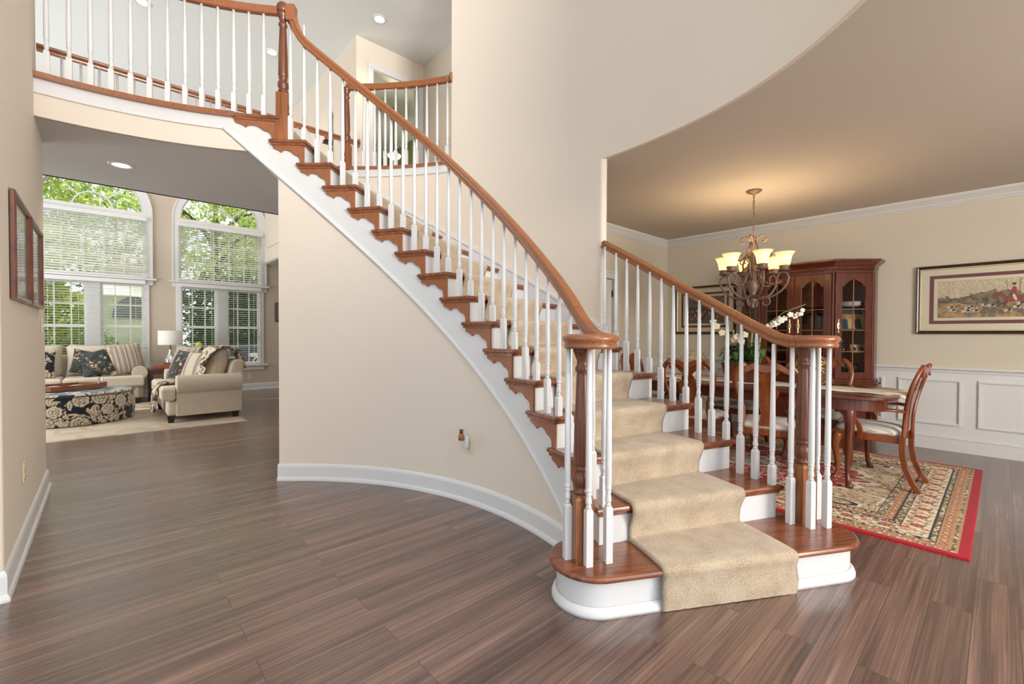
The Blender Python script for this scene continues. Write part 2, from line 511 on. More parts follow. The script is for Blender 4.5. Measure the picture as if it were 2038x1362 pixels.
# rounded jamb edge
wo.slab([(PC(R_OUT + 0.0375, 1.6)[0] + 0.0375 * math.cos(a), PC(R_OUT + 0.0375, 1.6)[1] + 0.0375 * math.sin(a)) for a in [2 * PI * i / 16 for i in range(16)]], 0, ZS, smooth=True)
def RH(t): return max(3.0, R_OUT - 0.00033 * min(-t - 14, 22) ** 2 - (0.0145 * (-t - 36) if t < -36 else 0)) if t < -14 else R_OUT
wo.rings([[PC(RH(t), t, ZS - 0.004), PC(RH(t) + .03, t, ZS - 0.004), PC(RH(t) + .03, t, ZT), PC(RH(t), t, ZT)] for t in [1.6 - 49.6 * i / 60 for i in range(61)]])
struct(wo.build('wall_stair', M_CREAM))
# white band and wood nosing below the upstairs hall railing
bd = MB(); arcwall(bd, R_OUT - 0.012, R_OUT + 0.02, 29.2, 52.4, 24, 2.965, 3.035)
arcwall(bd, R_OUT - 0.02, R_OUT + 0.0, 29.2, 52.4, 24, 2.955, 2.972)
struct(bd.build('trim_1', M_WHITE))
bd = MB(); arcwall(bd, R_OUT - 0.03, R_OUT + 0.12, 29.2, 52.4, 24, 3.035, 3.066)
struct(bd.build('trim_2', M_OAK))

# ================================================================ bridge / upstairs floor, soffit, fascia
sof = arc(2.34, 91.3, 58.5, 30) + arc(R_OUT + 0.05, 58.5, 28, 26) + [(3.9, 3.9), (3.9, 6.24), (-3.2, 6.24), (-3.2, 3.2), (XL - .15, 3.2), (XL - .15, 4.5)]
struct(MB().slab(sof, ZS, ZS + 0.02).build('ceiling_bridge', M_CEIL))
# sloping underside of the upper flight
us = MB(); arcwall(us, R_IN + 0.01, R_OUT + 0.05, 53.0, 59.5, 6, lambda t: NZ(t) - 0.50, lambda t: NZ(t) - 0.47)
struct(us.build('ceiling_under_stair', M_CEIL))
uf = arc(2.33, 91.3, 52.6, 34) + arc(R_OUT + 0.05, 52.6, 28, 24) + [(3.9, 3.9), (3.9, 6.24), (-3.2, 6.24), (-3.2, 3.2), (XL - .15, 3.2), (XL - .15, 4.5)]
M_UFL = plain('upstairs_carpet', s2l((190, 165, 132)), 0.95, bump=0.4, bscale=250)
struct(MB().slab(uf, Z2 - 0.24, Z2).build('floor_upstairs', M_UFL))
fa = MB(); arcwall(fa, 2.318, 2.345, 58.0, 91.3, 34, ZS, 3.0)
fa.box(-3.2, 6.20, ZS, 2.68, 6.245, Z2 - 0.01)
struct(fa.build('wall_bridge', M_CREAM))
wb = MB(); arcwall(wb, 2.3115, 2.32, 61.1, 91.3, 30, 2.925, 3.015)
arcwall(wb, 2.300, 2.32, 63.4, 91.3, 28, 2.912, 2.929)
struct(wb.build('trim_3', M_WHITE))
ns = MB(); arcwall(ns, 2.27, 2.42, 61.1, 91.3, 30, 3.014, 3.05)
struct(ns.build('trim_4', M_OAK))

# ================================================================ ceilings
struct(MB().box(-4.0, -6.0, ZT, 8.5, 11.4, ZT + 0.15).build('ceiling', M_CEIL2))
dc = [PC(RH(-48 + 49.6 * i / 60) + 0.012, -48 + 49.6 * i / 60) for i in range(61)] + [(3.24, 3.66), (6.80, 3.66), (6.80, -3.2), (1.9, -3.2)]
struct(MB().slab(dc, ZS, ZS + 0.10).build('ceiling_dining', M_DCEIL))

# ================================================================ dining room shell
DX, DY = 6.775, 3.68
struct(MB().box(DX, -3.2, 0, DX + 0.15, DY + 0.15, ZS + 0.2).build('wall_dining_back', M_TAN))
wd = MB()
wd.box(5.30, DY, 0, DX, DY + 0.14, ZS + 0.2); wd.box(3.0, DY, 0, 4.50, DY + 0.14, ZS + 0.2); wd.box(4.50, DY, 2.03, 5.30, DY + 0.14, ZS + 0.2)
struct(wd.build('wall_dining_left', M_TAN))
struct(MB().box(2.6, -3.35, 0, DX + 0.15, -3.2, ZS + 0.2).build('wall_dining_right', M_TAN))
# crown, chair rail, baseboard of the dining room
dpath = [(3.3, DY, 0), (DX, DY, 0), (DX, -3.2, 0)]
CR = [(0, 0), (0.012, 0), (0.018, 0.012), (0.03, 0.02), (0.065, 0.06), (0.085, 0.075), (0.095, 0.09), (0.095, 0.10), (0, 0.10)]
struct(MB().sweep([(x, y, ZS - 0.10) for x, y, z in dpath], CR).build('trim_5', M_WHITE))
RAIL = [(0, -0.055), (0.010, -0.055), (0.014, -0.03), (0.026, -0.022), (0.030, -0.012), (0.028, 0), (0, 0)]
def dseg(prof, z, name, m=M_WHITE):
    mb = MB()
    mb.sweep([(5.39, DY, z), (DX, DY, z), (DX, -3.2, z)], prof)
    return struct(mb.build(name, m))
dseg(RAIL, 0.905, 'trim_6')
DB = [(0, 0), (0.016, 0), (0.016, 0.13), (0.020, 0.135), (0.018, 0.155), (0.006, 0.168), (0, 0.168)]
dseg(DB, 0.0, 'baseboard_dining')
wn = MB(); wn.box(DX - 0.004, -3.2, 0.16, DX, DY, 0.86); wn.box(5.39, DY - 0.004, 0.16, DX, DY, 0.86)
struct(wn.build('wall_wainscot', M_WHITE))
PM = [(0, 0), (0.014, 0.004), (0.016, 0.012), (0.010, 0.020), (0, 0.022)]
def panel_frame(mb, fn, a0, a1, b0, b1, w=0.024, d=0.014):
    "raised moulding frame on a wall: fn(a,b,depth)"
    for (p, q, r, s_) in ((a0, b0, a1, b0 + w), (a0, b1 - w, a1, b1), (a0, b0 + w, a0 + w, b1 - w), (a1 - w, b0 + w, a1, b1 - w)):
        c = [(p, q), (r, q), (r, s_), (p, s_)]
        mb.prism(c, lambda a, b: fn(a, b, d), lambda a, b: fn(a, b, 0))
        ci = [(p + .005, q + .005), (r - .005, q + .005), (r - .005, s_ - .005), (p + .005, s_ - .005)]
        mb.prism(ci, lambda a, b: fn(a, b, d + .006), lambda a, b: fn(a, b, d))
pf = MB(); fx = lambda a, b, d: (DX - 0.004 - d, a, b)
# panel edges along the back wall measured from the right
yb = 0.90
for (y1, y0) in ((3.56, 2.98), (2.86, 2.28), (2.16, 1.58), (1.46, 0.93), (0.80, 0.28), (0.16, -0.62), (-0.74, -1.5), (-1.6, -2.3)):
    panel_frame(pf, fx, y0, y1, 0.275, 0.775)
fy = lambda a, b, d: (a, DY - 0.004 - d, b)
panel_frame(pf, fy, 5.46, 6.03, 0.275, 0.775); panel_frame(pf, fy, 6.12, 6.70, 0.275, 0.775)
struct(pf.build('trim_7', M_WHITE))
# closed door with casing in the left dining wall
d1 = MB()
d1.box(4.41, DY - 0.018, 0, 4.50, DY, 2.03); d1.box(5.30, DY - 0.018, 0, 5.39, DY, 2.03); d1.box(4.41, DY - 0.018, 2.03, 5.39, DY, 2.105)
d1.box(4.395, DY - 0.026, 2.105, 5.405, DY, 2.125)
o = struct(d1.build('door_1', M_WHITE, bevel=0.004))
lf = MB(); lf.box(4.51, DY + 0.03, 0.01, 5.285, DY + 0.065, 2.02)
for z0, z1 in ((0.2, 0.95), (1.1, 1.88)):
    for x0, x1 in ((4.62, 4.86), (4.95, 5.19)):
        panel_frame(lf, lambda a, b, d: (a, DY + 0.03 - d * .6, b), x0, x1, z0, z1)
lf.build('leaf', M_WHITE, o)
hg = MB()
for z in (0.25, 1.05, 1.78): hg.box(5.278, DY + 0.018, z, 5.298, DY + 0.034, z + 0.09)
hg.build('hinge', M_IRON, o)
kn = MB(); kn.lathe([(0.012, 0), (0.012, 0.03), (0.026, 0.04), (0.028, 0.055), (0.015, 0.068), (0, 0.07)], n=14, M=Matrix.Rotation(PI / 2, 4, 'X'))
kn.build('knob', M_BRASS, o, loc=(4.58, DY + 0.03, 0.95))

# ================================================================ upstairs hall shell
UY = 6.24
wz = MB()
wz.box(2.68, UY, Z2, 2.93, UY + 0.12, ZT); wz.box(3.68, UY, Z2, 3.775, UY + 0.12, ZT); wz.box(2.93, UY, 5.10, 3.68, UY + 0.12, ZT)
wz.box(3.775, 3.2, Z2, 3.90, UY + 0.12, ZT)
wz.box(2.68, UY + 0.1205, 2.82, 2.80, 11.2, ZT)
struct(wz.build('wall_upstairs', M_CREAM))
# overhang underside where the upper wall crosses the living room
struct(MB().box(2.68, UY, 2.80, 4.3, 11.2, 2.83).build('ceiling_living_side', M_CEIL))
dz = MB()
dz.box(2.85, UY - 0.018, Z2, 2.93, UY, 5.10); dz.box(3.68, UY - 0.018, Z2, 3.765, UY, 5.10); dz.box(2.85, UY - 0.018, 5.10, 3.765, UY, 5.19)
dz.box(2.925, UY, Z2, 2.94, UY + 0.12, 5.10); dz.box(3.67, UY, Z2, 3.685, UY + 0.12, 5.10); dz.box(2.93, UY, 5.09, 3.68, UY + 0.12, 5.105)
o = struct(dz.build('door_2', M_WHITE, bevel=0.004))
hh = MB(); hh.box(2.941, UY + 0.03, 3.95, 2.953, UY + 0.06, 4.06); hh.box(2.941, UY + 0.03, 4.75, 2.953, UY + 0.06, 4.86)
hh.build('strike_plate', M_BRASS, o)
M_TEAL = plain('teal_wall_paint', (0.25, 0.37, 0.35), 0.8); M_OLIVE = plain('olive_wall_paint', (0.24, 0.27, 0.12), 0.8)
tr_ = MB(); tr_.box(2.7, 10.2, Z2, 6.6, 10.3, ZT); tr_.box(2.81, UY + 0.12, Z2, 2.83, 10.2, ZT)
struct(tr_.build('wall_bedroom_back', M_TEAL))
struct(MB().box(5.0, UY + 0.12, Z2, 5.1, 10.2, ZT).build('wall_bedroom_right', M_OLIVE))
struct(MB().box(2.8, UY, Z2 - 0.03, 6.6, 10.2, Z2).build('floor_bedroom', M_UFL))
# raised panel mouldings on the overhanging upper living room wall
up_ = MB(); fxl = lambda a, b, d: (2.68 - d, a, b)
for y0, y1 in ((9.9, 10.95), (8.6, 9.75), (7.3, 8.45)): panel_frame(up_, fxl, y0, y1, 3.12, 3.95, 0.03, 0.012)
struct(up_.build('trim_8', M_CREAM))

# ================================================================ living room shell with two arched windows
WY = 11.2
WIN = (-0.13, 1.87)
lw = MB(); TK = 0.16
def wbox(x0, x1, z0, z1): lw.box(x0, WY, z0, x1, WY + TK, z1)
HW = 0.76
segs = [(-3.2, WIN[0] - HW), (WIN[0] + HW, WIN[1] - HW), (WIN[1] + HW, 4.3)]
for a, b in segs: wbox(a, b, 0, 3.56)
for c in WIN: wbox(c - HW, c + HW, 0, 0.56)
wbox(-3.2, 4.3, 4.36, ZT)
def arch_fill(mb, xa, xb, c, r, z0, z1, y0, y1, n=24):
    R = []
    for i in range(n + 1):
        x = c - r + 2 * r * i / n
        zz = z0 + math.sqrt(max(0, r * r - (x - c) ** 2))
        R.append([(x, y0, zz), (x, y1, zz), (x, y1, z1), (x, y0, z1)])
    mb.rings(R)
    if xa < c - r: mb.box(xa, y0, z0, c - r, y1, z1)
    if xb > c + r: mb.box(c + r, y0, z0, xb, y1, z1)
arch_fill(lw, -3.2, 0.87, WIN[0], HW, 3.56, 4.36, WY, WY + TK)
arch_fill(lw, 0.87, 4.3, WIN[1], HW, 3.56, 4.36, WY, WY + TK)
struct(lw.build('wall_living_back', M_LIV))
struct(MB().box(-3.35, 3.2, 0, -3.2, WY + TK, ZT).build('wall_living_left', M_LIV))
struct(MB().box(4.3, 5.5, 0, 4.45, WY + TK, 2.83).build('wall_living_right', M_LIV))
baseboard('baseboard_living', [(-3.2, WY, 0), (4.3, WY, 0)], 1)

def make_window(i, c):
    w = MB(); y = WY
    # casing: upper sides, arch, head board, stool between, lower sides, lower stool and apron
    for s_ in (-1, 1):
        x0, x1 = sorted((c + s_ * 0.735, c + s_ * 0.845)); w.box(x0, y - 0.03, 2.30, x1, y + 0.02, 3.56)
        x0, x1 = sorted((c + s_ * 0.825, c + s_ * 0.85)); w.box(x0, y - 0.042, 2.30, x1, y, 3.56)
        x0, x1 = sorted((c + s_ * 0.70, c + s_ * 0.79)); w.box(x0, y - 0.03, 0.56, x1, y + 0.02, 2.24)
    for ra, rb, d in ((0.71, 0.845, 0.03), (0.825, 0.85, 0.042)):
        R = []
        for k in range(37):
            a = PI * k / 36; ca, sa = math.cos(a), math.sin(a)
            R.append([(c + ra * ca, y - d, 3.56 + ra * sa), (c + rb * ca, y - d, 3.56 + rb * sa), (c + rb * ca, y + .02, 3.56 + rb * sa), (c + ra * ca, y + .02, 3.56 + ra * sa)])
        w.rings(R)
    w.box(c - 0.74, y - 0.028, 3.475, c + 0.74, y + 0.03, 3.56)
    w.box(c - 0.90, y - 0.075, 2.265, c + 0.90, y + 0.02, 2.30)
    w.box(c - 0.85, y - 0.028, 2.17, c + 0.85, y + 0.02, 2.265)
    w.box(c - 0.85, y - 0.085, 0.535, c + 0.85, y + 0.02, 0.57)
    w.box(c - 0.80, y - 0.025, 0.44, c + 0.80, y + 0.0, 0.535)
    w.box(c - 0.09, y - 0.02, 0.57, c + 0.09, y + 0.10, 2.20)
    o = struct(w.build('window_%d' % i, M_WHITE, bevel=0.004))
    s_ = MB(); ys, ye = y + 0.055, y + 0.095
    # upper picture sash with four vertical and two horizontal bars
    def rect(x0, x1, z0, z1, f, o=0.0):
        a, b = ys + o, ye + o
        s_.box(x0, a, z0, x0 + f, b, z1); s_.box(x1 - f, a, z0, x1, b, z1); s_.box(x0 + f - .001, a + .0015, z0, x1 - f + .001, b - .0015, z0 + f); s_.box(x0 + f - .001, a + .0015, z1 - f, x1 - f + .001, b - .0015, z1)
    rect(c - 0.76, c + 0.76, 2.30, 3.48, 0.06)
    for k in range(1, 5): s_.box(c - 0.70 + 1.40 * k / 5 - .011, ys + .01, 2.3, c - 0.70 + 1.40 * k / 5 + .011, ye - .01, 3.48)
    for z in (2.68, 3.07): s_.box(c - 0.70, ys + .012, z - .011, c + 0.70, ye - .012, z + .011)
    # lower double-hung pairs
    for q in (-1, 1):
        x0, x1 = sorted((c + q * 0.08, c + q * 0.73))
        rect(x0, x1, 0.572, 1.40, 0.05, -.012); rect(x0, x1, 1.352, 2.198, 0.05, .012)
        for z0, z1 in ((0.57, 1.40), (1.35, 2.20)):
            for k in (1, 2): xx = x0 + (x1 - x0) * k / 3; s_.box(xx - .010, ys + .01, z0, xx + .010, ye - .01, z1)
            zz = (z0 + z1) / 2; s_.box(x0 + .01, ys + .013, zz - .010, x1 - .01, ye - .013, zz + .010)
    # fanlight: ring, inner ring and spokes
    for ra, rb in ((0.69, 0.76), (0.262, 0.282)):
        R = []
        for k in range(33):
            a = PI * k / 32; ca, sa = math.cos(a), math.sin(a)
            R.append([(c + ra * ca, ys, 3.55 + ra * sa), (c + rb * ca, ys, 3.55 + rb * sa), (c + rb * ca, ye, 3.55 + rb * sa), (c + ra * ca, ye, 3.55 + ra * sa)])
        s_.rings(R)
    for a in (45, 90, 135):
        ca, sa = math.cos(rad(a)), math.sin(rad(a))
        s_.beam((c + .27 * ca, (ys + ye) / 2, 3.55 + .27 * sa), (c + .72 * ca, (ys + ye) / 2, 3.55 + .72 * sa), 0.02, 0.02)
    s_.box(c - 0.76, ys, 3.53, c + 0.76, ye, 3.57)
    s_.build('sash', M_WHITE, o)
    g = MB(); g.box(c - 0.72, y + 0.073, 2.33, c + 0.72, y + 0.077, 3.46)
    g.build('glass', M_GLASS, o)
    g = MB()
    g.slab([(c + .71 * math.cos(PI * k / 24), 3.56 + .71 * math.sin(PI * k / 24)) for k in range(25)], -0.002, 0.002)
    g.xf(Matrix(((1, 0, 0, 0), (0, 0, 1, y + 0.075), (0, 1, 0, 0), (0, 0, 0, 1))))
    g.build('glass', M_GLASS, o)
    for q in (-1, 1):
        x0, x1 = sorted((c + q * 0.10, c + q * 0.71))
        for z0, z1 in ((0.60, 1.37), (1.39, 2.17)):
            g = MB(); g.box(x0, y + 0.073, z0, x1, y + 0.077, z1); g.build('glass', M_GLASS, o)
for i, c in enumerate(WIN): make_window(i + 1, c)

def blind_mat():
    m, nt, b = newmat('blind_slat_white')
    b.inputs['Base Color'].default_value = (.86, .86, .84, 1); b.inputs['Roughness'].default_value = .45
    tl = nd(nt, 'ShaderNodeBsdfTranslucent'); tl.inputs[0].default_value = (.9, .9, .86, 1)
    mx = nd(nt, 'ShaderNodeMixShader'); mx.inputs[0].default_value = .6
    nt.links.new(b.outputs[0], mx.inputs[1]); nt.links.new(tl.outputs[0], mx.inputs[2]); nt.links.new(mx.outputs[0], nt.nodes['Material Output'].inputs['Surface'])
    return m
M_BLIND = blind_mat()
def make_blind(label, x0, x1, z0, z1, group, tilt):
    t = thing('window_blind', label, 'blind', ((x0 + x1) / 2, WY - 0.084, z1), group=group)
    cx = (x0 + x1) / 2; w = (x1 - x0) / 2; H = z1 - z0
    MB().box(-w, 0.0, -0.075, w, 0.048, 0.0).build('headrail', M_WHITE, t, bevel=0.004)
    MB().box(-w, 0.004, -H, w, 0.044, -H + 0.03).build('bottom_rail', M_WHITE, t, bevel=0.004)
    s_ = MB(); n = int((H - 0.12) / 0.045); ca, sa = math.cos(rad(tilt)), math.sin(rad(tilt))
    for k in range(n):
        z = -0.10 - k * 0.045
        for q0, q1 in ((-.022, .022),):
            a = (0.024 + q0 * ca, z - q0 * sa); b = (0.024 + q1 * ca, z - q1 * sa)
            s_.prism([(-w, 0), (w, 0), (w, 1), (-w, 1)], lambda p, q: (p, a[0] + (b[0] - a[0]) * q, a[1] + (b[1] - a[1]) * q), lambda p, q: (p, a[0] + (b[0] - a[0]) * q, a[1] + (b[1] - a[1]) * q + .003))
    s_.build('slats', M_BLIND, t)
    s_ = MB()
    for x in (-w * .8, -w * .27, w * .27, w * .8) if w > .5 else (-w * .7, w * .7):
        s_.box(x - .0015, 0.0, -H, x + .0015, 0.003, -0.07); s_.box(x - .0015, 0.045, -H, x + .0015, 0.048, -0.07)
    s_.build('ladder_cord', M_BLIND, t)
names = ('left', 'right')
for i, c in enumerate(WIN):
    make_blind('white slatted blind across the upper pane of the %s arched window' % names[i], c - 0.76, c + 0.76, 2.305, 3.47, 'upper window blinds', 34 if i == 0 else 16)
    make_blind('white slatted blind across the lower pair of sashes of the %s arched window' % names[i], c - 0.73, c + 0.73, 0.575, 2.255, 'lower window blinds', 4)
# ================================================================ the curved staircase
stair = thing('staircase', 'curved staircase with oak treads, white risers and scrolled oak brackets', 'staircase', (0, 0, 0))
def tread_poly(k, r0=2.28, r1=None):
    r1 = r1 if r1 is not None else (3.485 if k <= 5 else (3.482 if k == 6 else R_OUT + 0.01))
    a = TH(k); b = TH(k + 1); n = 4
    inner = [PC(r0, a + (b - a) * i / n) for i in range(n)] + [PC(r0, b, None, 0.085)]
    outer = [PC(r1, b, None, 0.085)] + [PC(r1, a + (b - a) * i / n) for i in range(n - 1, -1, -1)]
    return inner + outer
NOS = 0.030
for k in range(2, 16):
    MB().slab(tread_poly(k), k * RISE - NOS, k * RISE, 0.011).build('tread', M_TREAD, stair)
MB().slab(arc(2.28, 52.6, 61.4, 6) + arc(3.46, 61.4, 52.6, 6), Z2 - NOS, Z2 + 0.002, 0.011).build('tread', M_TREAD, stair)
CL, CR_ = Vector((1.71, 1.30)), Vector((2.83, 0.68))
def stadium(r, n=40):
    d = (CR_ - CL).normalized(); nrm = Vector((d.y, -d.x)); a0 = math.atan2(nrm.y, nrm.x)
    P = [(CR_.x + r * math.cos(a0 + PI * i / n), CR_.y + r * math.sin(a0 + PI * i / n)) for i in range(n + 1)]
    P += [(CL.x + r * math.cos(a0 + PI + PI * i / n), CL.y + r * math.sin(a0 + PI + PI * i / n)) for i in range(n + 1)]
    return P
MB().slab(stadium(0.205), RISE - NOS, RISE, 0.012).build('tread', M_TREAD, stair)
MB().rings([[(x, y, z) for x, y in stadium(0.168)] for z in (0.0, RISE - NOS + .002)], smooth=True, caps=False).build('riser', M_WHITE, stair)
sh = MB(); R = []
for r, z in ((0.170, 0), (0.192, 0), (0.192, 0.014), (0.187, 0.028), (0.178, 0.038), (0.170, 0.042)):
    R.append([(x, y, z) for x, y in stadium(r)])
sh.rings(R, smooth=True, caps=False).build('shoe_moulding', M_WHITE, stair)
for k in range(2, 17):
    a = TH(k); r1 = 3.455
    f = MB(); z0, z1 = (k - 1) * RISE - 0.002, k * RISE - NOS + .004
    P = [PC(2.305, a, None, 0.03), PC(r1, a, None, 0.03), PC(r1, a, None, 0.045), PC(2.305, a, None, 0.045)]
    f.slab(P, z0, z1).build('riser', M_WHITE, stair)
    # cove under the nosing
    P = [PC(2.296, a, None, 0.016), PC(3.47 if k <= 6 else r1, a, None, 0.016), PC(3.47 if k <= 6 else r1, a, None, 0.032), PC(2.296, a, None, 0.032)]
    MB().slab(P, k * RISE - NOS - 0.016, k * RISE - NOS + .001, 0.004).build('cove_moulding', M_TREAD, stair)
# white stringer face on the open side, stepped top, raking bottom
sg = MB()
def lowz(t): return max(0.0, NZ(t) - 0.512)
def sstrip(a, b, zt, r0=2.314, r1=2.335, n=4, lo=lowz):
    arcwall(sg, r0, r1, a, b, n, lo, lambda t: max(zt, lo(t) + .001))
off = math.degrees(0.03 / 2.315)
for k in range(2, 16): sstrip(TH(k) + off, TH(k + 1) + off, k * RISE - 0.01)
sstrip(TH(16) + off, 61.1, Z2 - 0.01); sstrip(61.1, 63.5, 2.93)
sg.build('stringer', M_WHITE, stair)
tm = MB(); th_ = [-19.0 + (63.4 + 19.0) * i / 90 for i in range(91)]
tm.sweep([PC(2.314, t, NZ(t) - 0.512) for t in th_], [(-.001, -.028), (.008, -.028), (.010, -.02), (.016, -.012), (.016, -.002), (.010, .004), (-.001, .004)], sides=[(-math.cos(rad(t)), -math.sin(rad(t)), 0) for t in th_])
tm.build('stringer_moulding', M_WHITE, stair)
# scrolled brackets
BR = [(0, 0), (1, 0), (1, -1), (.875, -1), (.865, -.80), (.83, -.69), (.77, -.62), (.69, -.585), (.63, -.50), (.56, -.40), (.47, -.355), (.37, -.35), (.30, -.385), (.262, -.47), (.225, -.41), (.15, -.345), (.07, -.30), (.02, -.27), (0, -.20)]
def bracket(k, span, H):
    "span: arc length from the front strip to the back tip"
    z = k * RISE - NOS + 0.001; t0 = TH(k) + math.degrees(0.028 / 2.31)
    mb = MB()
    mb.prism(BR, lambda s_, q: PC(2.300, t0 + math.degrees((1 - s_) * span / 2.31), z + q * H), lambda s_, q: PC(2.316, t0 + math.degrees((1 - s_) * span / 2.31), z + q * H))
    o = mb.build('bracket', M_OAK, stair)
    md = o.modifiers.new('tri', 'TRIANGULATE'); md.min_vertices = 5
    return o
for k in range(3, 16): bracket(k, 0.252, RISE - NOS)
bracket(16, 0.325, RISE - NOS)
# cove under the side nosing
for k in range(3, 17):
    b_ = TH(k + 1) if k < 16 else 59.6
    mb = MB(); arcwall(mb, 2.290, 2.302, TH(k) + .4, b_ + 1.8, 5, k * RISE - NOS - .016, k * RISE - NOS + .001)
    mb.build('side_cove', M_TREAD, stair)
# wall-side skirt board with its cap, and the closed outer string of the open lower steps
sk = MB(); arcwall(sk, 3.442, R_OUT + .005, 1.5, 51.0, 60, lambda t: NZ(t) - 0.30, lambda t: NZ(t) + 0.045)
arcwall(sk, 3.434, R_OUT + .005, 1.5, 51.0, 60, lambda t: NZ(t) + 0.036, lambda t: NZ(t) + 0.062)
sk.build('skirt_board', M_WHITE, stair)
sg = MB()
offo = math.degrees(0.03 / 3.45)
for k in range(2, 7): sstrip(TH(k) + offo, TH(k + 1) + offo if k < 6 else 1.6, k * RISE - 0.01, 3.44, 3.458, 4, lambda t: 0.0)
sg.build('outer_string', M_WHITE, stair)

# ---------------------------------------------------------------- carpet runner
def carpet_mat():
    m, nt, b = newmat('runner_carpet')
    co = coords(nt)
    n = nd(nt, 'ShaderNodeTexNoise', i_Scale=240.0, i_Detail=3.0); nt.links.new(co, n.inputs['Vector'])
    n2 = nd(nt, 'ShaderNodeTexNoise', i_Scale=9.0, i_Detail=3.0); nt.links.new(co, n2.inputs['Vector'])
    ad = nd(nt, 'ShaderNodeMath', operation='ADD'); nt.links.new(n.outputs[0], ad.inputs[0])
    mu = nd(nt, 'ShaderNodeMath', operation='MULTIPLY'); mu.inputs[1].default_value = 0.45
    nt.links.new(n2.outputs[0], mu.inputs[0]); nt.links.new(mu.outputs[0], ad.inputs[1])
    nt.links.new(ramp(nt, ad.outputs[0], [(0.45, s2l((150, 128, 104))), (0.72, s2l((196, 174, 147))), (0.95, s2l((222, 204, 180)))]), b.inputs['Base Color'])
    b.inputs['Roughness'].default_value = 1.0; b.inputs['Specular IOR Level'].default_value = 0.1; b.inputs['Sheen Weight'].default_value = 0.3
    bp = nd(nt, 'ShaderNodeBump', i_Strength=0.9, i_Distance=0.006)
    nt.links.new(n.outputs[0], bp.inputs['Height']); nt.links.new(bp.outputs[0], b.inputs['Normal'])
    return m
M_RUN = carpet_mat()
rp = []
def rpt(th, t, z): rp.append((th, t, z))
for k in range(1, 17):
    a = TH(k); zb = (k - 1) * RISE; zt = k * RISE
    t0 = -0.010 if k == 1 else 0.022
    zb0 = 0.004 if k == 1 else zb + 0.014
    rpt(a, t0, zb0); rpt(a, t0 - .002, zb0 + .03); rpt(a, t0 - .006, zb0 + .07); rpt(a, -0.004, zt - .055); rpt(a, -0.013, zt - .035)
    rpt(a, -0.017, zt - .015); rpt(a, -0.013, zt + .003); rpt(a, -0.002, zt + .012); rpt(a, 0.014, zt + .015)
    if k < 16:
        b_ = TH(k + 1)
        for q in (0.25, 0.5, 0.75): rpt(a + (b_ - a) * q, 0.014 * (1 - q) + 0.022 * q, zt + .015)
        rpt(b_, 0.016, zt + .0145)
rpt(56.0, 0, Z2 + .015)
NR = 26; rr = [2.468 + (3.185 - 2.468) * i / NR for i in range(NR + 1)]
rn = MB(); rows = []
def jit(r, i): return 0.0025 * math.sin(r * 91.3 + i * 2.7) * math.sin(i * 1.9 + r * 13)
for (th, t, z), i in zip(rp, range(len(rp))):
    row = [PC(rr[0] + 0.004, th, max(0.001, z - 0.014), t + 0.010)]
    row += [PC(r, th, z + jit(r, i) * .5, t + jit(r, i + 5)) for r in rr]
    row += [PC(rr[-1] - 0.004, th, max(0.001, z - 0.014), t + 0.010)]
    rows.append(row)
b = len(rn.v)
rn.rings(rows, smooth=True, caps=False, closed=False)
o = rn.build('stair_runner', M_RUN)
tag(o, 'beige cut-pile carpet runner down the middle of the curved stair', 'stair carpet')

# ---------------------------------------------------------------- railings
HR = [(-.021, -.033), (.021, -.033), (.024, -.020), (.019, -.008), (.030, .004), (.032, .016), (.026, .026), (.012, .033), (-.012, .033), (-.026, .026), (-.032, .016), (-.030, .004), (-.019, -.008), (-.024, -.020)]
def baluster(par, x, y, z0, hb, z1, ang, rtop=0.0095):
    mb = MB(); ca, sa = math.cos(ang), math.sin(ang)
    def sq(h, z): return [(x + (i * ca - j * sa) * h, y + (i * sa + j * ca) * h, z) for i, j in ((-1, -1), (1, -1), (1, 1), (-1, 1))]
    zb = z0 + hb
    mb.rings([sq(.0165, z0), sq(.0165, zb), sq(.0075, zb + .020)])
    pr = [(.0145, zb + .012), (.0125, zb + .022), (.0105, zb + .028), (.0150, zb + .036), (.0150, zb + .044), (.0125, zb + .062), (.0115, zb + .072), (.0145, zb + .080), (.0100, zb + .084), (.0150, zb + .090), (.0150, zb + .098), (.0130, zb + .102), (.0155, zb + .112), (.0150, zb + .25), (rtop, z1)]
    mb.lathe(pr, (x, y, 0), 10)
    return mb.build('baluster', M_WHITE, par)
def newel(par, x, y, z0, zblk, z1, ang, wood=None, hw=.044):
    mb = MB(); ca, sa = math.cos(ang), math.sin(ang)
    def sq(h, z): return [(x + (i * ca - j * sa) * h, y + (i * sa + j * ca) * h, z) for i, j in ((-1, -1), (1, -1), (1, 1), (-1, 1))]
    mb.rings([sq(hw, z0), sq(hw, zblk - .02), sq(hw - .004, zblk - .008), sq(hw - .014, zblk)])
    mb.build('newel_base', M_OAKB, par); mb = MB()
    L = z1 - zblk; zb = zblk
    pr = [(.026, zb - .005), (.040, zb + .004), (.040, zb + .014), (.028, zb + .022), (.039, zb + .040), (.0435, zb + .062), (.040, zb + .085), (.028, zb + .105), (.034, zb + .112), (.036, zb + .122), (.030, zb + .128), (.036, zb + .136), (.038, zb + .15),
          (.036, zb + .30), (.027, z1 - .13), (.025, z1 - .115), (.034, z1 - .105), (.034, z1 - .092), (.026, z1 - .082), (.026, z1 - .06), (.036, z1 - .035), (.044, z1 - .015), (.044, z1)]
    mb.lathe(pr, (x, y, 0), 20)
    return mb.build('newel_post', wood or M_OAKV, par)
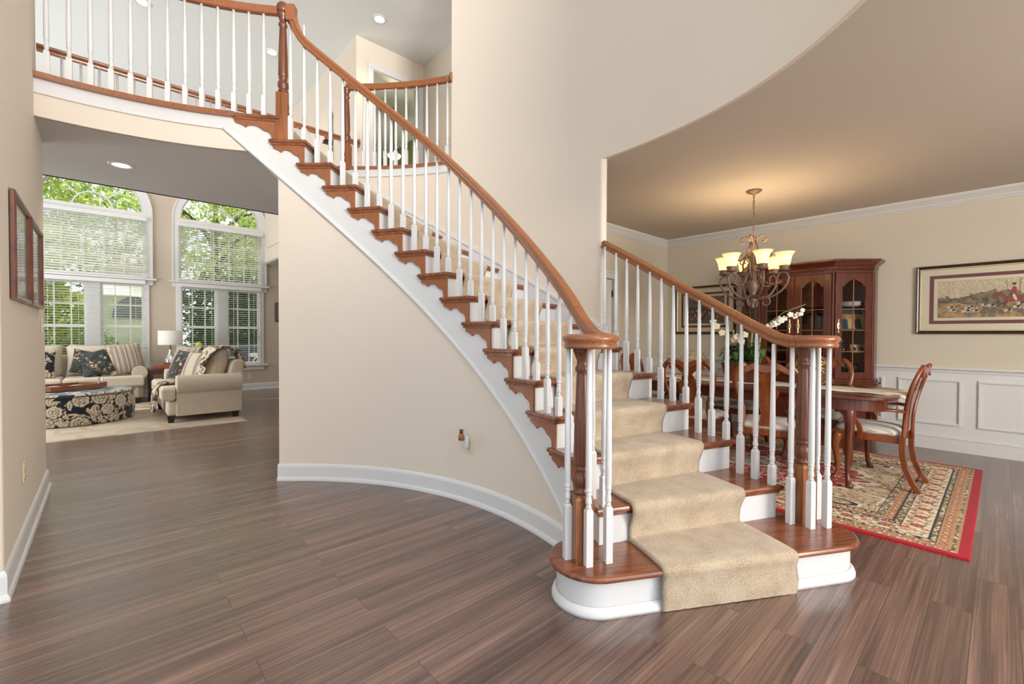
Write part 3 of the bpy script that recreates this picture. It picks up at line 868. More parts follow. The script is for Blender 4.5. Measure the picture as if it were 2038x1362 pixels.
def volute(mb, cx, cy, zc, r):
    pr = [(0.0, zc - .033)] + [(r - .032 + a, zc + b) for a, b in ((.021, -.033), (.024, -.020), (.019, -.008), (.030, .004), (.032, .016), (.026, .026), (.012, .033))] + [(0.0, zc + .034)]
    mb.lathe(pr, (cx, cy, 0), 36, True, None, False)

M_OAKB = wood('newel_block_oak', s2l((104, 56, 28)), s2l((172, 106, 60)), (60, 60, 3), 0.35, 0.25)
# left (open side) stair railing
rl = thing('stair_railing', 'long curving oak handrail with white balusters on the open left side of the stair', 'railing')
ZV = 1.210; VL = (1.66, 1.285)
pth = [(1.70, 1.222, ZV), (1.755, 1.228, ZV), (1.80, 1.258, ZV), (1.829, 1.302, ZV + .002), PC(2.33, -22, 1.222), PC(2.33, -20, 1.252), PC(2.33, -18, 1.315), PC(2.33, -16, 1.395)]
for i in range(43):
    t = -14.3 + (46.5 + 14.3) * i / 42
    q = (t + 14.3) / 60.8
    pth.append(PC(2.33, t, NZ(t) + 0.745 + 0.075 * min(1, q * 1.8) - 0.02 * max(0, q - .7) / .3))
pth += [PC(2.33, 47.6, 3.675), PC(2.33, 48.6, 3.722), PC(2.33, 49.4, 3.780), PC(2.33, 50.0, 3.845), PC(2.33, 50.4, 3.91)]
hr = MB(); hr.sweep(pth, HR, smooth=True); volute(hr, VL[0], VL[1], ZV, 0.127)
# gooseneck riser block
g0 = PC(2.33, 50.55); a_ = rad(50.55)
hr.slab([(g0[0] + math.cos(a_) * i * .032 - math.sin(a_) * j * .036, g0[1] + math.sin(a_) * i * .032 + math.cos(a_) * j * .036) for i, j in ((-1, -1), (1, -1), (1, 1), (-1, 1))], 3.85, 3.985, 0.006)
hr.sweep([PC(2.33, 50.4 + (52.4 - 50.4) * i / 4, 3.95) for i in range(5)], HR, smooth=True)
hr.build('handrail', M_OAK, rl)
newel(rl, 1.645, 1.315, RISE, 0.50, ZV - .030, rad(-27))
nx, ny = PC(2.335, 52.3)
newel(rl, nx, ny, 15 * RISE, 3.26, 3.92, rad(52))
kb = MB(); kb.lathe([(.044, 3.915), (.05, 3.94), (.05, 3.965), (.044, 3.985), (.036, 3.992), (.034, 4.0), (.018, 4.006), (0, 4.007)], (nx, ny, 0), 20)
kb.build('newel_cap', M_OAKV, rl)
for (bx_, by_) in ((1.600, 1.362), (1.618, 1.252), (1.712, 1.212)): baluster(rl, bx_, by_, RISE, 0.25, ZV - .02, rad(-27), .0115)
def rz_left(t):
    if t < -14.3: return 1.21 + max(0, (t + 22)) / 7.7 * 0.25
    q = (t + 14.3) / 60.8
    return NZ(t) + 0.745 + 0.075 * min(1, q * 1.8) - 0.02 * max(0, q - .7) / .3
for k in range(2, 16):
    for dt, hb in ((0.97, 0.105), (3.75, 0.200)):
        t = TH(k) + dt
        if k == 2 and dt > 1: pass
        x, y = PC(2.335, t); z1 = rz_left(t) - .015 if t < 47.6 else 3.83
        baluster(rl, x, y, k * RISE, hb if k > 2 else hb + .04, z1, rad(t))

# dining side railing
rd = thing('stair_railing', 'oak handrail with white balusters on the dining side of the lower stair', 'railing')
VR = (2.885, 0.70)
pth = [(2.82, 0.62, ZV), (2.795, 0.68, ZV), (2.80, 0.75, ZV), PC(3.45, -24.9, ZV), PC(3.45, -23.6, 1.226), PC(3.45, -22.2, 1.262)]
for i in range(20):
    t = -20.6 + 21.4 * i / 19
    pth.append(PC(3.45, t, NZ(t) + 0.770 + 0.035 * max(0, (-t - 12) / 9)))
hr = MB(); hr.sweep(pth[2:], HR, smooth=True); volute(hr, VR[0], VR[1], ZV, 0.125)
hr.build('handrail', M_OAK, rd)
newel(rd, 2.925, 0.752, RISE, 0.52, ZV - .03, rad(-27))
for (bx_, by_) in ((2.832, 0.785), (2.842, 0.690), (3.022, 0.705), (2.922, 0.634)): baluster(rd, bx_, by_, RISE, 0.25, ZV - .02, rad(-27), .0115)
for k in range(2, 7):
    for dt, hb in ((0.55, 0.105), (2.45, 0.165), (4.25, 0.23)):
        t = TH(k) + dt
        if t > 0.6: continue
        x, y = PC(3.43, t)
        baluster(rd, x, y, k * RISE, hb, NZ(t) + 0.755 + 0.03 * max(0, (-t - 12) / 9), rad(t))

# balcony railing along the bridge
rb = thing('balcony_railing', 'curved oak balcony rail with white balusters along the upstairs bridge edge', 'railing')
hr = MB(); hr.sweep([PC(2.33, 52.3 + (90.8 - 52.3) * i / 40, 3.935) for i in range(41)], HR, smooth=True)
hr.build('handrail', M_OAK, rb)
for i in range(13):
    x, y = PC(2.33, 56.0 + 2.8 * i); baluster(rb, x, y, Z2, 0.17, 3.92, rad(56 + 2.8 * i))
# upstairs hall railing across the stairwell
rh = thing('hall_railing', 'short curved oak railing upstairs in front of the open bedroom door', 'railing')
hr = MB(); hr.sweep([PC(3.48, 29.5 + (49 - 29.5) * i / 20, 3.945) for i in range(21)], HR, smooth=True)
hr.build('handrail', M_OAK, rh)
x, y = PC(3.48, 49.0); newel(rh, x, y, Z2 - .02, 3.33, 3.93, rad(49))
rs = MB(); p = Vector(PC(3.48, 29.4, 3.945)); q = Vector(PC(3.48, 29.9, 3.945))
rs.lathe([(.0, -.02), (.058, -.02), (.062, -.008), (.05, 0), (0, 0)], p, 24, True, (q - p).to_track_quat('Z', 'Y').to_matrix().to_4x4(), False)
rs.build('rosette', M_OAK, rh)
for i in range(10):
    t = 30.15 + 1.965 * i
    if t > 47.5: continue
    x, y = PC(3.48, t); baluster(rh, x, y, 3.064, 0.17, 3.93, rad(t))
# far side of the bridge, overlooking the living room
rf = thing('bridge_railing', 'straight oak railing along the far edge of the bridge over the living room', 'railing')
hr = MB(); hr.sweep([(XL - .1, 6.16, 3.93), (2.66, 6.16, 3.93)], HR)
hr.build('handrail', M_OAK, rf)
rs = MB(); rs.lathe([(.0, 0), (.058, 0), (.062, .008), (.05, .02), (0, .02)], (2.68, 6.16, 3.93), 24, True, Matrix.Rotation(-PI / 2, 4, 'Y'), False)
rs.build('rosette', M_OAK, rf)
for i in range(22):
    x = -0.28 + 0.134 * i
    baluster(rf, x, 6.16, Z2, 0.17, 3.92, 0)
# ================================================================ pattern painters (cloth prints)
def floral(u, v, seed=0, W=4.0, H=0.5, n=46, dark=(38, 42, 48), cream=(212, 196, 172)):
    r = np.random.default_rng(seed)
    m = np.zeros_like(u)
    def wrap(d): return (d + W / 2) % W - W / 2
    for k in range(int(n * 1.3)):                                  # stems
        x0, y0 = r.uniform(0, W), r.uniform(0, H); a = r.uniform(-1, 1) * 1.2; ph = r.uniform(0, 6.3)
        for q in np.linspace(0, 0.34, 14):
            cx = x0 + q * math.cos(a); cy = y0 + q * math.sin(a) + .035 * math.sin(q * 18 + ph)
            m = np.where(np.hypot(wrap(u - cx), v - cy) < 0.0115, 1, m)
    for k in range(n * 2):                                         # leaves with a dark midrib
        cx, cy = r.uniform(0, W), r.uniform(0, H); a = r.uniform(0, 6.3); L = r.uniform(.045, .085); B = L * .36
        dx, dy = wrap(u - cx), v - cy
        p = dx * math.cos(a) + dy * math.sin(a); q = -dx * math.sin(a) + dy * math.cos(a) + 6 * p * p
        ins = (p / L) ** 2 + (q / B) ** 2
        m = np.where(ins < 1.35, 0, m); m = np.where(ins < 1, 1, m); m = np.where((ins < .5) & (np.abs(q) < .004), 0.25, m)
    for k in range(n):                                             # blossoms
        cx, cy = r.uniform(0, W), r.uniform(0.0, H); R = r.uniform(.05, .095); pt = int(r.integers(6, 10)); ph = r.uniform(0, 6.3)
        dx, dy = wrap(u - cx), v - cy
        d = np.hypot(dx, dy); a = np.arctan2(dy, dx)
        e = R * (0.84 + 0.16 * np.abs(np.cos(a * pt / 2 + ph)))
        m = np.where(d < e * 1.14, 0, m); m = np.where(d < e, 1, m)
        m = np.where((d < e * .66) & (d > e * .55), .15, m); m = np.where((d < e * .34) & (d > e * .22), .15, m)
        m = np.where((d > e * .66) & (d < e * .92) & (np.abs(np.cos(a * pt / 2 + ph)) < .10), .3, m)
    c0 = lin(dark); c1 = lin(cream)
    w = vnoise(u * 90, v * 90, 5)[..., None] * .25 + .85
    return (c0 + (c1 - c0) * m[..., None]) * w
def dark_floral(u, v, seed=0):
    f = fbm(u * 9 + 3, v * 9, seed, 4); g = fbm(u * 22, v * 22, seed + 9, 3); h_ = vnoise(u * 40, v * 40, seed + 4)
    c = np.zeros(u.shape + (3,)) + lin((50, 57, 62))
    c = np.where((f > .55)[..., None], lin((66, 78, 72)), c)
    c = np.where(((f < .36) & (g > .50))[..., None], lin((128, 100, 70)), c)
    c = np.where(((g > .66))[..., None], lin((62, 84, 70)), c)
    c = np.where(((g > .60) & (h_ > .62))[..., None], lin((206, 184, 150)), c)
    c = np.where(((f > .48) & (f < .52) & (h_ > .5))[..., None], lin((120, 72, 48)), c)
    return c
def stripes(u, v, seed=0):
    p = (u * 8.0) % 1.0
    c = np.zeros(u.shape + (3,)) + lin((168, 152, 136))
    c = np.where(((p > .08) & (p < .14))[..., None], lin((236, 226, 208)), c)
    c = np.where(((p > .30) & (p < .33))[..., None], lin((120, 112, 112)), c)
    c = np.where(((p > .42) & (p < .55))[..., None], lin((196, 180, 160)), c)
    c = np.where(((p > .62) & (p < .66))[..., None], lin((232, 222, 206)), c)
    c = np.where(((p > .78) & (p < .82))[..., None], lin((128, 116, 110)), c)
    return c
def spots(u, v, seed=0):
    f = fbm(u * 30, v * 22, seed, 2)
    c = np.zeros(u.shape + (3,)) + lin((222, 206, 184))
    c = np.where((f > .50)[..., None], lin((92, 72, 60)), c)
    c = np.where((f > .66)[..., None], lin((150, 128, 108)), c)
    return c
def color_by(o, fn):
    n = len(o.data.vertices); a = np.zeros(n * 3, dtype=np.float64); o.data.vertices.foreach_get('co', a); a = a.reshape(-1, 3)
    set_cols(o, fn(a[:, 0], a[:, 1], a[:, 2]))
M_CLOTH = painted('printed_cloth', 0.9, 0.25, 300, 0.15, 0.2)

# ================================================================ living room
M_SOFA = plain('beige_linen', s2l((208, 194, 173)), 0.95, bump=0.35, bscale=220, spec=0.15, sheen=0.25, var=0.06, vscale=40)
M_FOOT = plain('espresso_foot', (0.022, 0.012, 0.010), 0.35)
def live_rug():
    nx, ny = 150, 170; x0, x1, y0, y1 = -2.6, 1.51, 7.22, 10.35
    X, Y = np.meshgrid(np.linspace(x0, x1, nx), np.linspace(y0, y1, ny), indexing='ij')
    Z = np.full_like(X, 0.010)
    f = fbm(X * 3, Y * 3, 3, 5); g = fbm(X * 14, Y * 5, 8, 4)
    c = lin((206, 190, 170)) + (lin((176, 162, 150)) - lin((206, 190, 170))) * np.clip((f - .35) * 2.2, 0, 1)[..., None]
    c = np.where((g > .62)[..., None], lin((190, 168, 146)), c)
    b = np.minimum(np.minimum(X - x0, x1 - X), np.minimum(Y - y0, y1 - Y))
    Z = np.where(b < .001, 0.001, Z)
    return raw_grid('area_rug', nx, ny, np.stack([X, Y, Z], -1).reshape(-1, 3), c.reshape(-1, 3), painted('pale_rug_pile', 0.95, 0.3, 200, 0.1))
tag(live_rug(), 'pale grey-cream area rug under the living room sofas', 'rug')

def rbox(mb, x0, y0, z0, x1, y1, z1, r=0.04, n=3):
    P = rounded_rect(x0, y0, x1, y1, min(r * 1.4, (x1 - x0) / 2.1, (y1 - y0) / 2.1), n)
    return mb.slab(P, z0, z1, min(r, (z1 - z0) / 2.1), smooth=True)
def arm_section(w=.115, top=.66):
    "rolled arm cross-section in (outward, z)"
    P = [(-.075, .10), (.06, .10), (.06, .40)]
    P += [(.015 + w * math.cos(rad(a)), top - .125 + .125 * math.sin(rad(a))) for a in range(-75, 196, 15)]
    P += [(-.075, .45)]
    return P
def sofa(label, W, D, loc, rz, ncush, group=None):
    t = thing('sofa', label, 'sofa', loc, rz, group)
    h = W / 2
    b = MB(); rbox(b, -h + .06, -D / 2 + .05, .10, h - .06, D / 2 - .04, .31, .03)
    b.build('base', M_SOFA, t)
    for s_ in (-1, 1):
        a = MB(); sec = arm_section()
        R = []
        for y, k in ((-D / 2 + .145, .93), (-D / 2 + .155, 1.0), (D / 2 - .02, 1.0)):
            cxm = 0; zc = .5
            R.append([(s_ * (h - .075 + (p - .01) * k + .01), y, zc + (q - zc) * k if q > .4 else q) for p, q in sec])
        a.rings(R, smooth=False)
        a.build('arm', M_SOFA, t, bevel=.012)
    bk = MB(); R = []
    for z, y0, y1 in ((.10, D / 2 - .20, D / 2 - .01), (.45, D / 2 - .22, D / 2 - .005), (.80, D / 2 - .14, D / 2 + .03), (.86, D / 2 - .10, D / 2 + .02)):
        R.append([(-h + .07, y0, z), (h - .07, y0, z), (h - .07, y1, z), (-h + .07, y1, z)])
    bk.rings(R); bk.build('back', M_SOFA, t, bevel=.04, seg=3)
    for i in range(ncush):
        x0 = -h + .14 + (W - .28) * i / ncush; x1 = -h + .14 + (W - .28) * (i + 1) / ncush
        c = MB()
        # T-cushion: the outer ones widen in front of the arm
        xa = x0 - (.135 if i == 0 else -.004); xb = x1 + (.135 if i == ncush - 1 else -.004)
        P = [(xa, -D / 2 - .02), (xb, -D / 2 - .02), (xb, -D / 2 + .135), (x1 - .004, -D / 2 + .15), (x1 - .004, D / 2 - .22), (x0 + .004, D / 2 - .22), (x0 + .004, -D / 2 + .15), (xa, -D / 2 + .135)]
        c.slab(P, .315, .50, .035, smooth=False)
        c.build('seat_cushion', M_SOFA, t, bevel=.02, seg=3)
    for i in range(ncush):
        x0 = -h + .15 + (W - .30) * i / ncush; x1 = -h + .15 + (W - .30) * (i + 1) / ncush
        c = pillow_mb((x1 - x0) * .98, .56, .26)
        c.xf(Matrix.Translation(((x0 + x1) / 2, D / 2 - .27, .765)) @ Matrix.Rotation(rad(-14), 4, 'X'))
        c.build('back_cushion', M_SOFA, t)
    for sx in (-1, 1):
        for y in (-D / 2 + .09, D / 2 - .09):
            f = MB(); f.rings([[(sx * (h - .09) + i * .03, y + j * .03, 0.011) for i, j in ((-1, -1), (1, -1), (1, 1), (-1, 1))], [(sx * (h - .09) + i * .042, y + j * .042, .105) for i, j in ((-1, -1), (1, -1), (1, 1), (-1, 1))]])
            f.build('leg', M_FOOT, t)
    return t
def pillow_mb(w, h, t, n=14, ex=2.6):
    "cushion standing in the XZ plane, thickness along Y"
    mb = MB()
    for s_ in (-1, 1):
        def fn(a, b):
            u, v = 2 * a - 1, 2 * b - 1
            k = max(0, (1 - abs(u) ** ex) * (1 - abs(v) ** ex)) ** .5
            pin = 1 - .06 * (1 - abs(v) ** 2) * abs(u) ** 3; pin2 = 1 - .06 * (1 - abs(u) ** 2) * abs(v) ** 3
            return (u * w / 2 * pin, s_ * t / 2 * k, v * h / 2 * pin2)
        mb.grid(fn, n, n)
    return mb
sofa('beige linen sofa under the left arched window, facing the stair', 2.06, 0.95, (-0.50, 10.63, 0), 0, 2, 'matching beige sofas')
sofa('beige linen loveseat turned sideways with a throw over its back', 1.68, 0.95, (1.06, 8.44, 0), -PI / 2, 2, 'matching beige sofas')
def cushion(label, w, h, t, loc, rot, fn, n=30, group=None):
    mb = pillow_mb(w, h, t, n)
    o = mb.build('throw_pillow', M_CLOTH)
    color_by(o, lambda x, y, z: fn(x + .9, z + .7))
    o.location = loc; o.rotation_euler = [rad(a) for a in rot]
    return tag(o, label, 'cushion', group)
# on the sofa below the left window (leaning back against the back cushions)
cushion('charcoal and cream floral cushion at the left end of the window sofa', .48, .48, .16, (-.82, 10.42, .735), (-22, 4, 8), lambda u, v: floral(u, v, 21, 2.0, 1.4, 30))
cushion('dark botanical cushion leaning behind its twin on the window sofa', .42, .44, .15, (-.20, 10.47, .735), (-24, 14, 10), lambda u, v: dark_floral(u, v, 2), group='dark botanical cushions')
cushion('dark botanical cushion tipped on its corner in front of its twin', .42, .44, .15, (-.10, 10.37, .73), (-20, -18, -8), lambda u, v: dark_floral(u, v, 5), group='dark botanical cushions')
cushion('wide grey striped cushion against the right arm of the window sofa', .50, .54, .22, (.285, 10.42, .785), (-15, -8, 10), stripes, 64)
# on the loveseat
R90 = -90
cushion('grey striped cushion at the far end of the loveseat beside the lamp', .54, .54, .17, (.98, 9.06, .775), (-20, 0, R90 + 30), stripes, 64)
cushion('dark botanical cushion wedged between striped cushions on the loveseat', .48, .48, .15, (.95, 8.82, .735), (-24, 4, R90 + 34), lambda u, v: dark_floral(u, v, 7))
cushion('tan cushion showing its edge behind the cream striped one', .46, .46, .13, (1.07, 8.60, .735), (-24, 0, R90 + 34), lambda u, v: np.zeros(u.shape + (3,)) + lin((190, 146, 100)))
cushion('cream cushion with grey stripes in the middle of the loveseat', .44, .46, .15, (1.06, 8.44, .73), (-22, 0, R90 + 32), lambda u, v: np.where(((u * 5 % 1) > .72)[..., None], lin((150, 142, 134)), lin((204, 190, 168))), 50)
cushion('plain beige cushion leaning under the throw at the near arm', .50, .46, .20, (1.20, 8.02, .745), (-22, 0, R90 + 10), lambda u, v: np.zeros(u.shape + (3,)) + lin((208, 184, 152)))

def throw(label, path, half, axis, seed, drop=0.0):
    "cloth laid along a path (points), half width along axis, with folds"
    nu, nv = 70, 30
    path = [Vector(p) for p in path]; ax = Vector(axis)
    seg = [0]
    for i in range(1, len(path)): seg.append(seg[-1] + (path[i] - path[i - 1]).length)
    P = []; U = []; V = []
    for i in range(nu):
        s_ = seg[-1] * i / (nu - 1); k = 0
        while k < len(path) - 2 and seg[k + 1] < s_: k += 1
        q = (s_ - seg[k]) / (seg[k + 1] - seg[k])
        p = path[k].lerp(path[k + 1], q); tn = (path[k + 1] - path[k]).normalized(); nr = ax.cross(tn).normalized()
        if nr.z < 0 and abs(tn.z) < .9: nr = -nr
        for j in range(nv):
            w = 2 * j / (nv - 1) - 1
            hw = half * (1 + .12 * math.sin(s_ * 7 + seed))
            wob = .012 * math.sin(w * 9 + s_ * 4 + seed) + .008 * math.sin(w * 17 - s_ * 9)
            P.append(p + ax * (w * hw + .02 * math.sin(s_ * 9)) + nr * (wob + .018)); U.append(s_); V.append(w * hw)
    c = spots(np.array(U) + 3, np.array(V) + 3, seed)
    o = raw_grid('throw_blanket', nu, nv, [tuple(p) for p in P], c, M_CLOTH)
    md = o.modifiers.new('thick', 'SOLIDIFY'); md.thickness = .012
    return tag(o, label, 'throw blanket', 'spotted fringed throws')
throw('brown-spotted cream throw draped over the loveseat back beside the near arm', [(.98, 7.98, .56), (1.06, 7.95, .76), (1.17, 7.92, .96), (1.28, 7.90, 1.035), (1.42, 7.89, 1.02), (1.53, 7.88, .95), (1.575, 7.87, .84), (1.585, 7.86, .72)], .20, (0, 1, 0), 3)
throw('brown-spotted throw hanging down the front of the loveseat seat', [(1.00, 8.06, .505), (.85, 8.07, .51), (.70, 8.08, .515), (.59, 8.08, .50), (.545, 8.09, .42), (.535, 8.09, .30), (.53, 8.10, .13)], .13, (0, 1, 0), 9)

# ottoman, tray, magazines
ot = thing('ottoman', 'round drum ottoman in charcoal and cream floral fabric', 'ottoman', (-.33, 8.80, 0))
def ottoman():
    nu, nv = 420, 56; R, H = .665, .43
    prof = []
    for i in range(34): z = .02 + (H - .05) * i / 33; prof.append((R * (1 + .035 * math.sin(PI * i / 33)) - .012, z, z))
    for i in range(1, 7): a = PI / 2 * i / 6; prof.append((R - .012 - .03 + .03 * math.cos(a), H - .03 + .03 * math.sin(a), H - .03 + .03 * i / 6))
    for i in range(1, nv - len(prof) + 1): q = i / (nv - 40); prof.append((max(.0, (R - .042) * (1 - q)), H + .02 * math.sin(q * PI / 2), H + (R - .042) * q))
    nv = len(prof)
    A = np.linspace(0, 2 * PI, nu)
    rr_ = np.array([p[0] for p in prof]); zz = np.array([p[1] for p in prof]); vv = np.array([p[2] for p in prof])
    P = np.stack([np.cos(A)[:, None] * rr_[None], np.sin(A)[:, None] * rr_[None], np.repeat(zz[None], nu, 0)], -1).reshape(-1, 3)
    U = np.repeat((A * R)[:, None], nv, 1); V = np.repeat(vv[None], nu, 0)
    top = V > H
    Ut = np.where(top, np.cos(A)[:, None] * rr_[None] + 2.0, U); Vt = np.where(top, np.sin(A)[:, None] * rr_[None] + .7, V)
    c = np.where(top[..., None], floral(Ut, Vt, 4, 4.17, 1.4, 70, (74, 84, 94), (206, 204, 196)), floral(U, V, 1, 2 * PI * R, .45, 60))
    return raw_grid('upholstery', nu, nv, P, c.reshape(-1, 3), M_CLOTH, ot)
ottoman()
pp = MB(); pp.tube([(.672 * math.cos(2 * PI * i / 60), .672 * math.sin(2 * PI * i / 60), .405) for i in range(60)], .007, 6, closed=True)
pp.build('piping', M_FOOT, ot)
ft = MB(); ft.lathe([(.60, 0.011), (.61, .022)], n=40); ft.build('base', M_FOOT, ot)
ty = thing('serving_tray', 'hexagonal brown wooden tray with ring handles on the floral ottoman', 'tray', (-.40, 8.78, .455), rad(20))
hx = [(.36 * math.cos(rad(60 * i)) * 1.25, .30 * math.sin(rad(60 * i))) for i in range(6)]
M_TRAY = wood('tray_wood', s2l((98, 52, 26)), s2l((158, 94, 52)), (8, 8, 40), 0.4, 0.2)
MB().slab(hx, 0, .015).build('tray_floor', M_TRAY, ty)
rm = MB(); rm.sweep([(x, y, .0) for x, y in hx], [(-.008, 0), (.008, 0), (.008, .065), (-.008, .065)], closed=True); rm.build('rim', M_TRAY, ty)
M_STEEL = plain('pewter_ring', (0.55, 0.53, 0.50), 0.3, 0.9)
for sx in (-1, 1):
    r_ = MB(); r_.tube([(sx * .385, .066 * math.cos(2 * PI * i / 24), .070 + .066 * math.sin(2 * PI * i / 24)) for i in range(24)], .0065, 8, closed=True)
    r_.build('ring_handle', M_STEEL, ty)
for i, (dx, a, c) in enumerate(((-.10, 12, (0.50, 0.56, 0.60)), (.07, -18, (0.62, 0.60, 0.56)))):
    m = MB(); m.box(-.11, -.14, 0, .11, .14, .008)
    # pages fan open slightly
    m.grid(lambda u, v: (-.11 + .22 * u, -.14 + .28 * v, .009 + .016 * math.sin(u * PI)), 6, 2)
    o = m.build('magazine', plain('magazine_cover_%d' % i, c, 0.4, var=.4, vscale=18)); o.location = (-.40 + dx, 8.80 + dx * .4, .471 + .0 * i); o.rotation_euler = (0, 0, rad(a))
    tag(o, ['blue-grey open magazine on the wooden tray', 'pale open magazine on the right side of the wooden tray'][i], 'magazine')

# corner side table, lamp, box, vase
st = thing('side_table', 'dark wooden side table in the corner between the two sofas', 'side table', (.86, 10.50, 0))
MB().box(-.27, -.27, .575, .27, .27, .60).build('table_top', M_CHERRY, st, bevel=.005)
MB().box(-.25, -.25, .16, .25, .25, .18).build('shelf', M_CHERRY, st)
ap = MB(); ap.box(-.25, -.25, .50, .25, .25, .575); ap.build('apron', M_CHERRY, st)
for i in (-1, 1):
    for j in (-1, 1): MB().box(i * .235 - .022, j * .235 - .022, 0, i * .235 + .022, j * .235 + .022, .575).build('leg', M_DKWOOD, st)
lp = thing('table_lamp', 'mercury glass table lamp with white drum shade by the right window', 'lamp', (.93, 10.60, .60))
M_MERC = plain('mercury_glass', (0.72, 0.66, 0.60), 0.12, 0.75)
MB().lathe([(.0, 0), (.07, 0), (.075, .012), (.05, .02), (.075, .035), (.108, .075), (.115, .11), (.10, .15), (.065, .20), (.035, .26), (.024, .32), (.026, .36), (.016, .365), (0, .365)], n=28).build('base', M_MERC, lp)
MB().lathe([(.010, .36), (.010, .70), (.016, .705), (.012, .73), (0, .735)], n=10).build('stem', M_BRASS, lp)
shd = MB(); shd.lathe([(.192, .425), (.185, .690), (.182, .690), (.189, .425)], n=40, caps=False); shd.lathe([(.012, .688), (.185, .688)], n=24, caps=False)
shd.build('lamp_shade', plain('linen_shade', (0.80, 0.76, 0.70), 0.8, bump=.1, bscale=300), lp)
bx = MB(); bx.box(-.12, -.075, 0, .12, .075, .055); o = bx.build('keepsake_box', wood('box_wood', s2l((128, 64, 28)), s2l((186, 104, 52)), (4, 30, 30)), bevel=.004)
o.location = (.80, 10.40, .60); tag(o, 'small orange-brown wooden box on the corner side table', 'box')
vs = thing('flower_vase', 'pale yellow hydrangea in a vase on the right window sill', 'flowers', (1.44, 11.155, .57))
MB().lathe([(.02, 0), (.032, .004), (.034, .08), (.028, .13), (.022, .15), (.026, .16)], n=18).build('vase', M_CRYSTAL, vs)
MB().tube([(0, 0, .01), (.0, 0, .2), (.0, -.01, .40)], .005, 6).build('stem', plain('stem_green', (0.10, 0.22, 0.04), .6), vs)
fl = MB(); rnd = random.Random(3)
for i in range(90):
    v = Vector((rnd.gauss(0, 1), rnd.gauss(0, 1), rnd.gauss(0, 1))).normalized()
    p = v * .065 + Vector((0, -.01, .43)); s1 = v.orthogonal().normalized(); s2 = v.cross(s1)
    fl.add([p + s1 * .016, p + s2 * .016 + v * .005, p - s1 * .016, p - s2 * .016 + v * .005], [(0, 1, 2, 3)])
fl.ball((0, -.01, .43), .055, 10, 8)
fl.build('flower_head', plain('hydrangea_yellow', (0.90, 0.88, 0.36), .8), vs)

def framed(name, label, cat, w, h, fw_, M, painter, mats, fd=.022, mat=M_DKWOOD, res=90, gilt=None):
    "picture in local XZ plane, facing -Y, centre at origin; mats: [(margin, colour)...] outward to inward"
    t = thing(name, label, cat); t.matrix_world = M
    R = [(-w / 2, 0, -h / 2), (w / 2, 0, -h / 2), (w / 2, 0, h / 2), (-w / 2, 0, h / 2)]
    f = MB()
    prof = [(0, 0), (0, fd * .7), (fw_ * .25, fd), (fw_ * .55, fd * .85), (fw_ * .8, fd), (fw_, fd * .5), (fw_, 0)]
    rg = []
    for (a, d) in prof: rg.append([(-w / 2 + a, -d, -h / 2 + a), (w / 2 - a, -d, -h / 2 + a), (w / 2 - a, -d, h / 2 - a), (-w / 2 + a, -d, h / 2 - a)])
    f.rings(rg, caps=False); f.build('frame', mat, t)
    x = fw_ - .002; dpt = .004
    if gilt:
        g = MB(); rg = []
        for a, d in ((x - .004, fd * .8), (x + .004, fd * .8), (x + .009, .006)): rg.append([(-w / 2 + a, -d, -h / 2 + a), (w / 2 - a, -d, -h / 2 + a), (w / 2 - a, -d, h / 2 - a), (-w / 2 + a, -d, h / 2 - a)])
        g.rings(rg, caps=False); g.build('gilt_lip', gilt, t)
    for i, (mg, mc) in enumerate(mats):
        m_ = MB(); a, b = w / 2 - x, h / 2 - x
        m_.rings([[(-a, -dpt, -b), (a, -dpt, -b), (a, -dpt, b), (-a, -dpt, b)], [(-a + mg, -dpt, -b + mg), (a - mg, -dpt, -b + mg), (a - mg, -dpt, b - mg), (-a + mg, -dpt, b - mg)]], caps=False)
        m_.build('mat_board', plain('mat_board_%s_%d' % (name, i), mc, .9), t); x += mg
    a, b = w / 2 - x, h / 2 - x; ny = res; nx = int(res * a / b)
    U, V = np.meshgrid(np.linspace(0, 1, nx), np.linspace(0, 1, ny), indexing='ij')
    P = np.stack([-a + 2 * a * U, np.full_like(U, -.0035), -b + 2 * b * V], -1).reshape(-1, 3)
    raw_grid('picture', nx, ny, P, painter(U * a / b, V, a / b).reshape(-1, 3), painted('print_' + name, .7), t)
    g = MB(); a, b = w / 2 - fw_ * .9, h / 2 - fw_ * .9; g.box(-a, -.0085, -b, a, -.007, b); g.build('glass', M_PGLASS, t)
    return t
def wallM(p, facing, tilt=0):
    "facing: '-x', '+x', '-y'"
    rz = {'-y': 0, '+x': PI / 2, '-x': -PI / 2}[facing]
    return Matrix.Translation(p) @ Matrix.Rotation(rz, 4, 'Z') @ Matrix.Rotation(rad(tilt), 4, 'X')
def sketch(u, v, a):
    f = fbm(u * 6, v * 6, 14, 4); c = lin((208, 204, 190)) + (lin((150, 150, 138)) - lin((208, 204, 190))) * np.clip((f - .4) * 2.5, 0, 1)[..., None]
    d = np.hypot(u - a / 2, v - .45); c = np.where((d < .22)[..., None] & (fbm(u * 20, v * 20, 2, 3) > .5)[..., None], lin((120, 116, 104)), c)
    return c
M_MAHO = wood('mahogany_frame', s2l((84, 42, 30)), s2l((128, 76, 56)), (30, 30, 8), .3, .3)
framed('framed_picture', 'red-brown framed picture nearer the camera on the left wall', 'picture', .67, .555, .030, wallM((XL + .004, 3.70, 1.688), '+x'), sketch, [(.09, s2l((222, 216, 202)))], .022, M_MAHO)
framed('framed_picture', 'red-brown framed picture farther along the left wall, beside its twin', 'picture', .67, .555, .030, wallM((XL + .004, 4.41, 1.688), '+x'), sketch, [(.09, s2l((222, 216, 202)))], .022, M_MAHO)
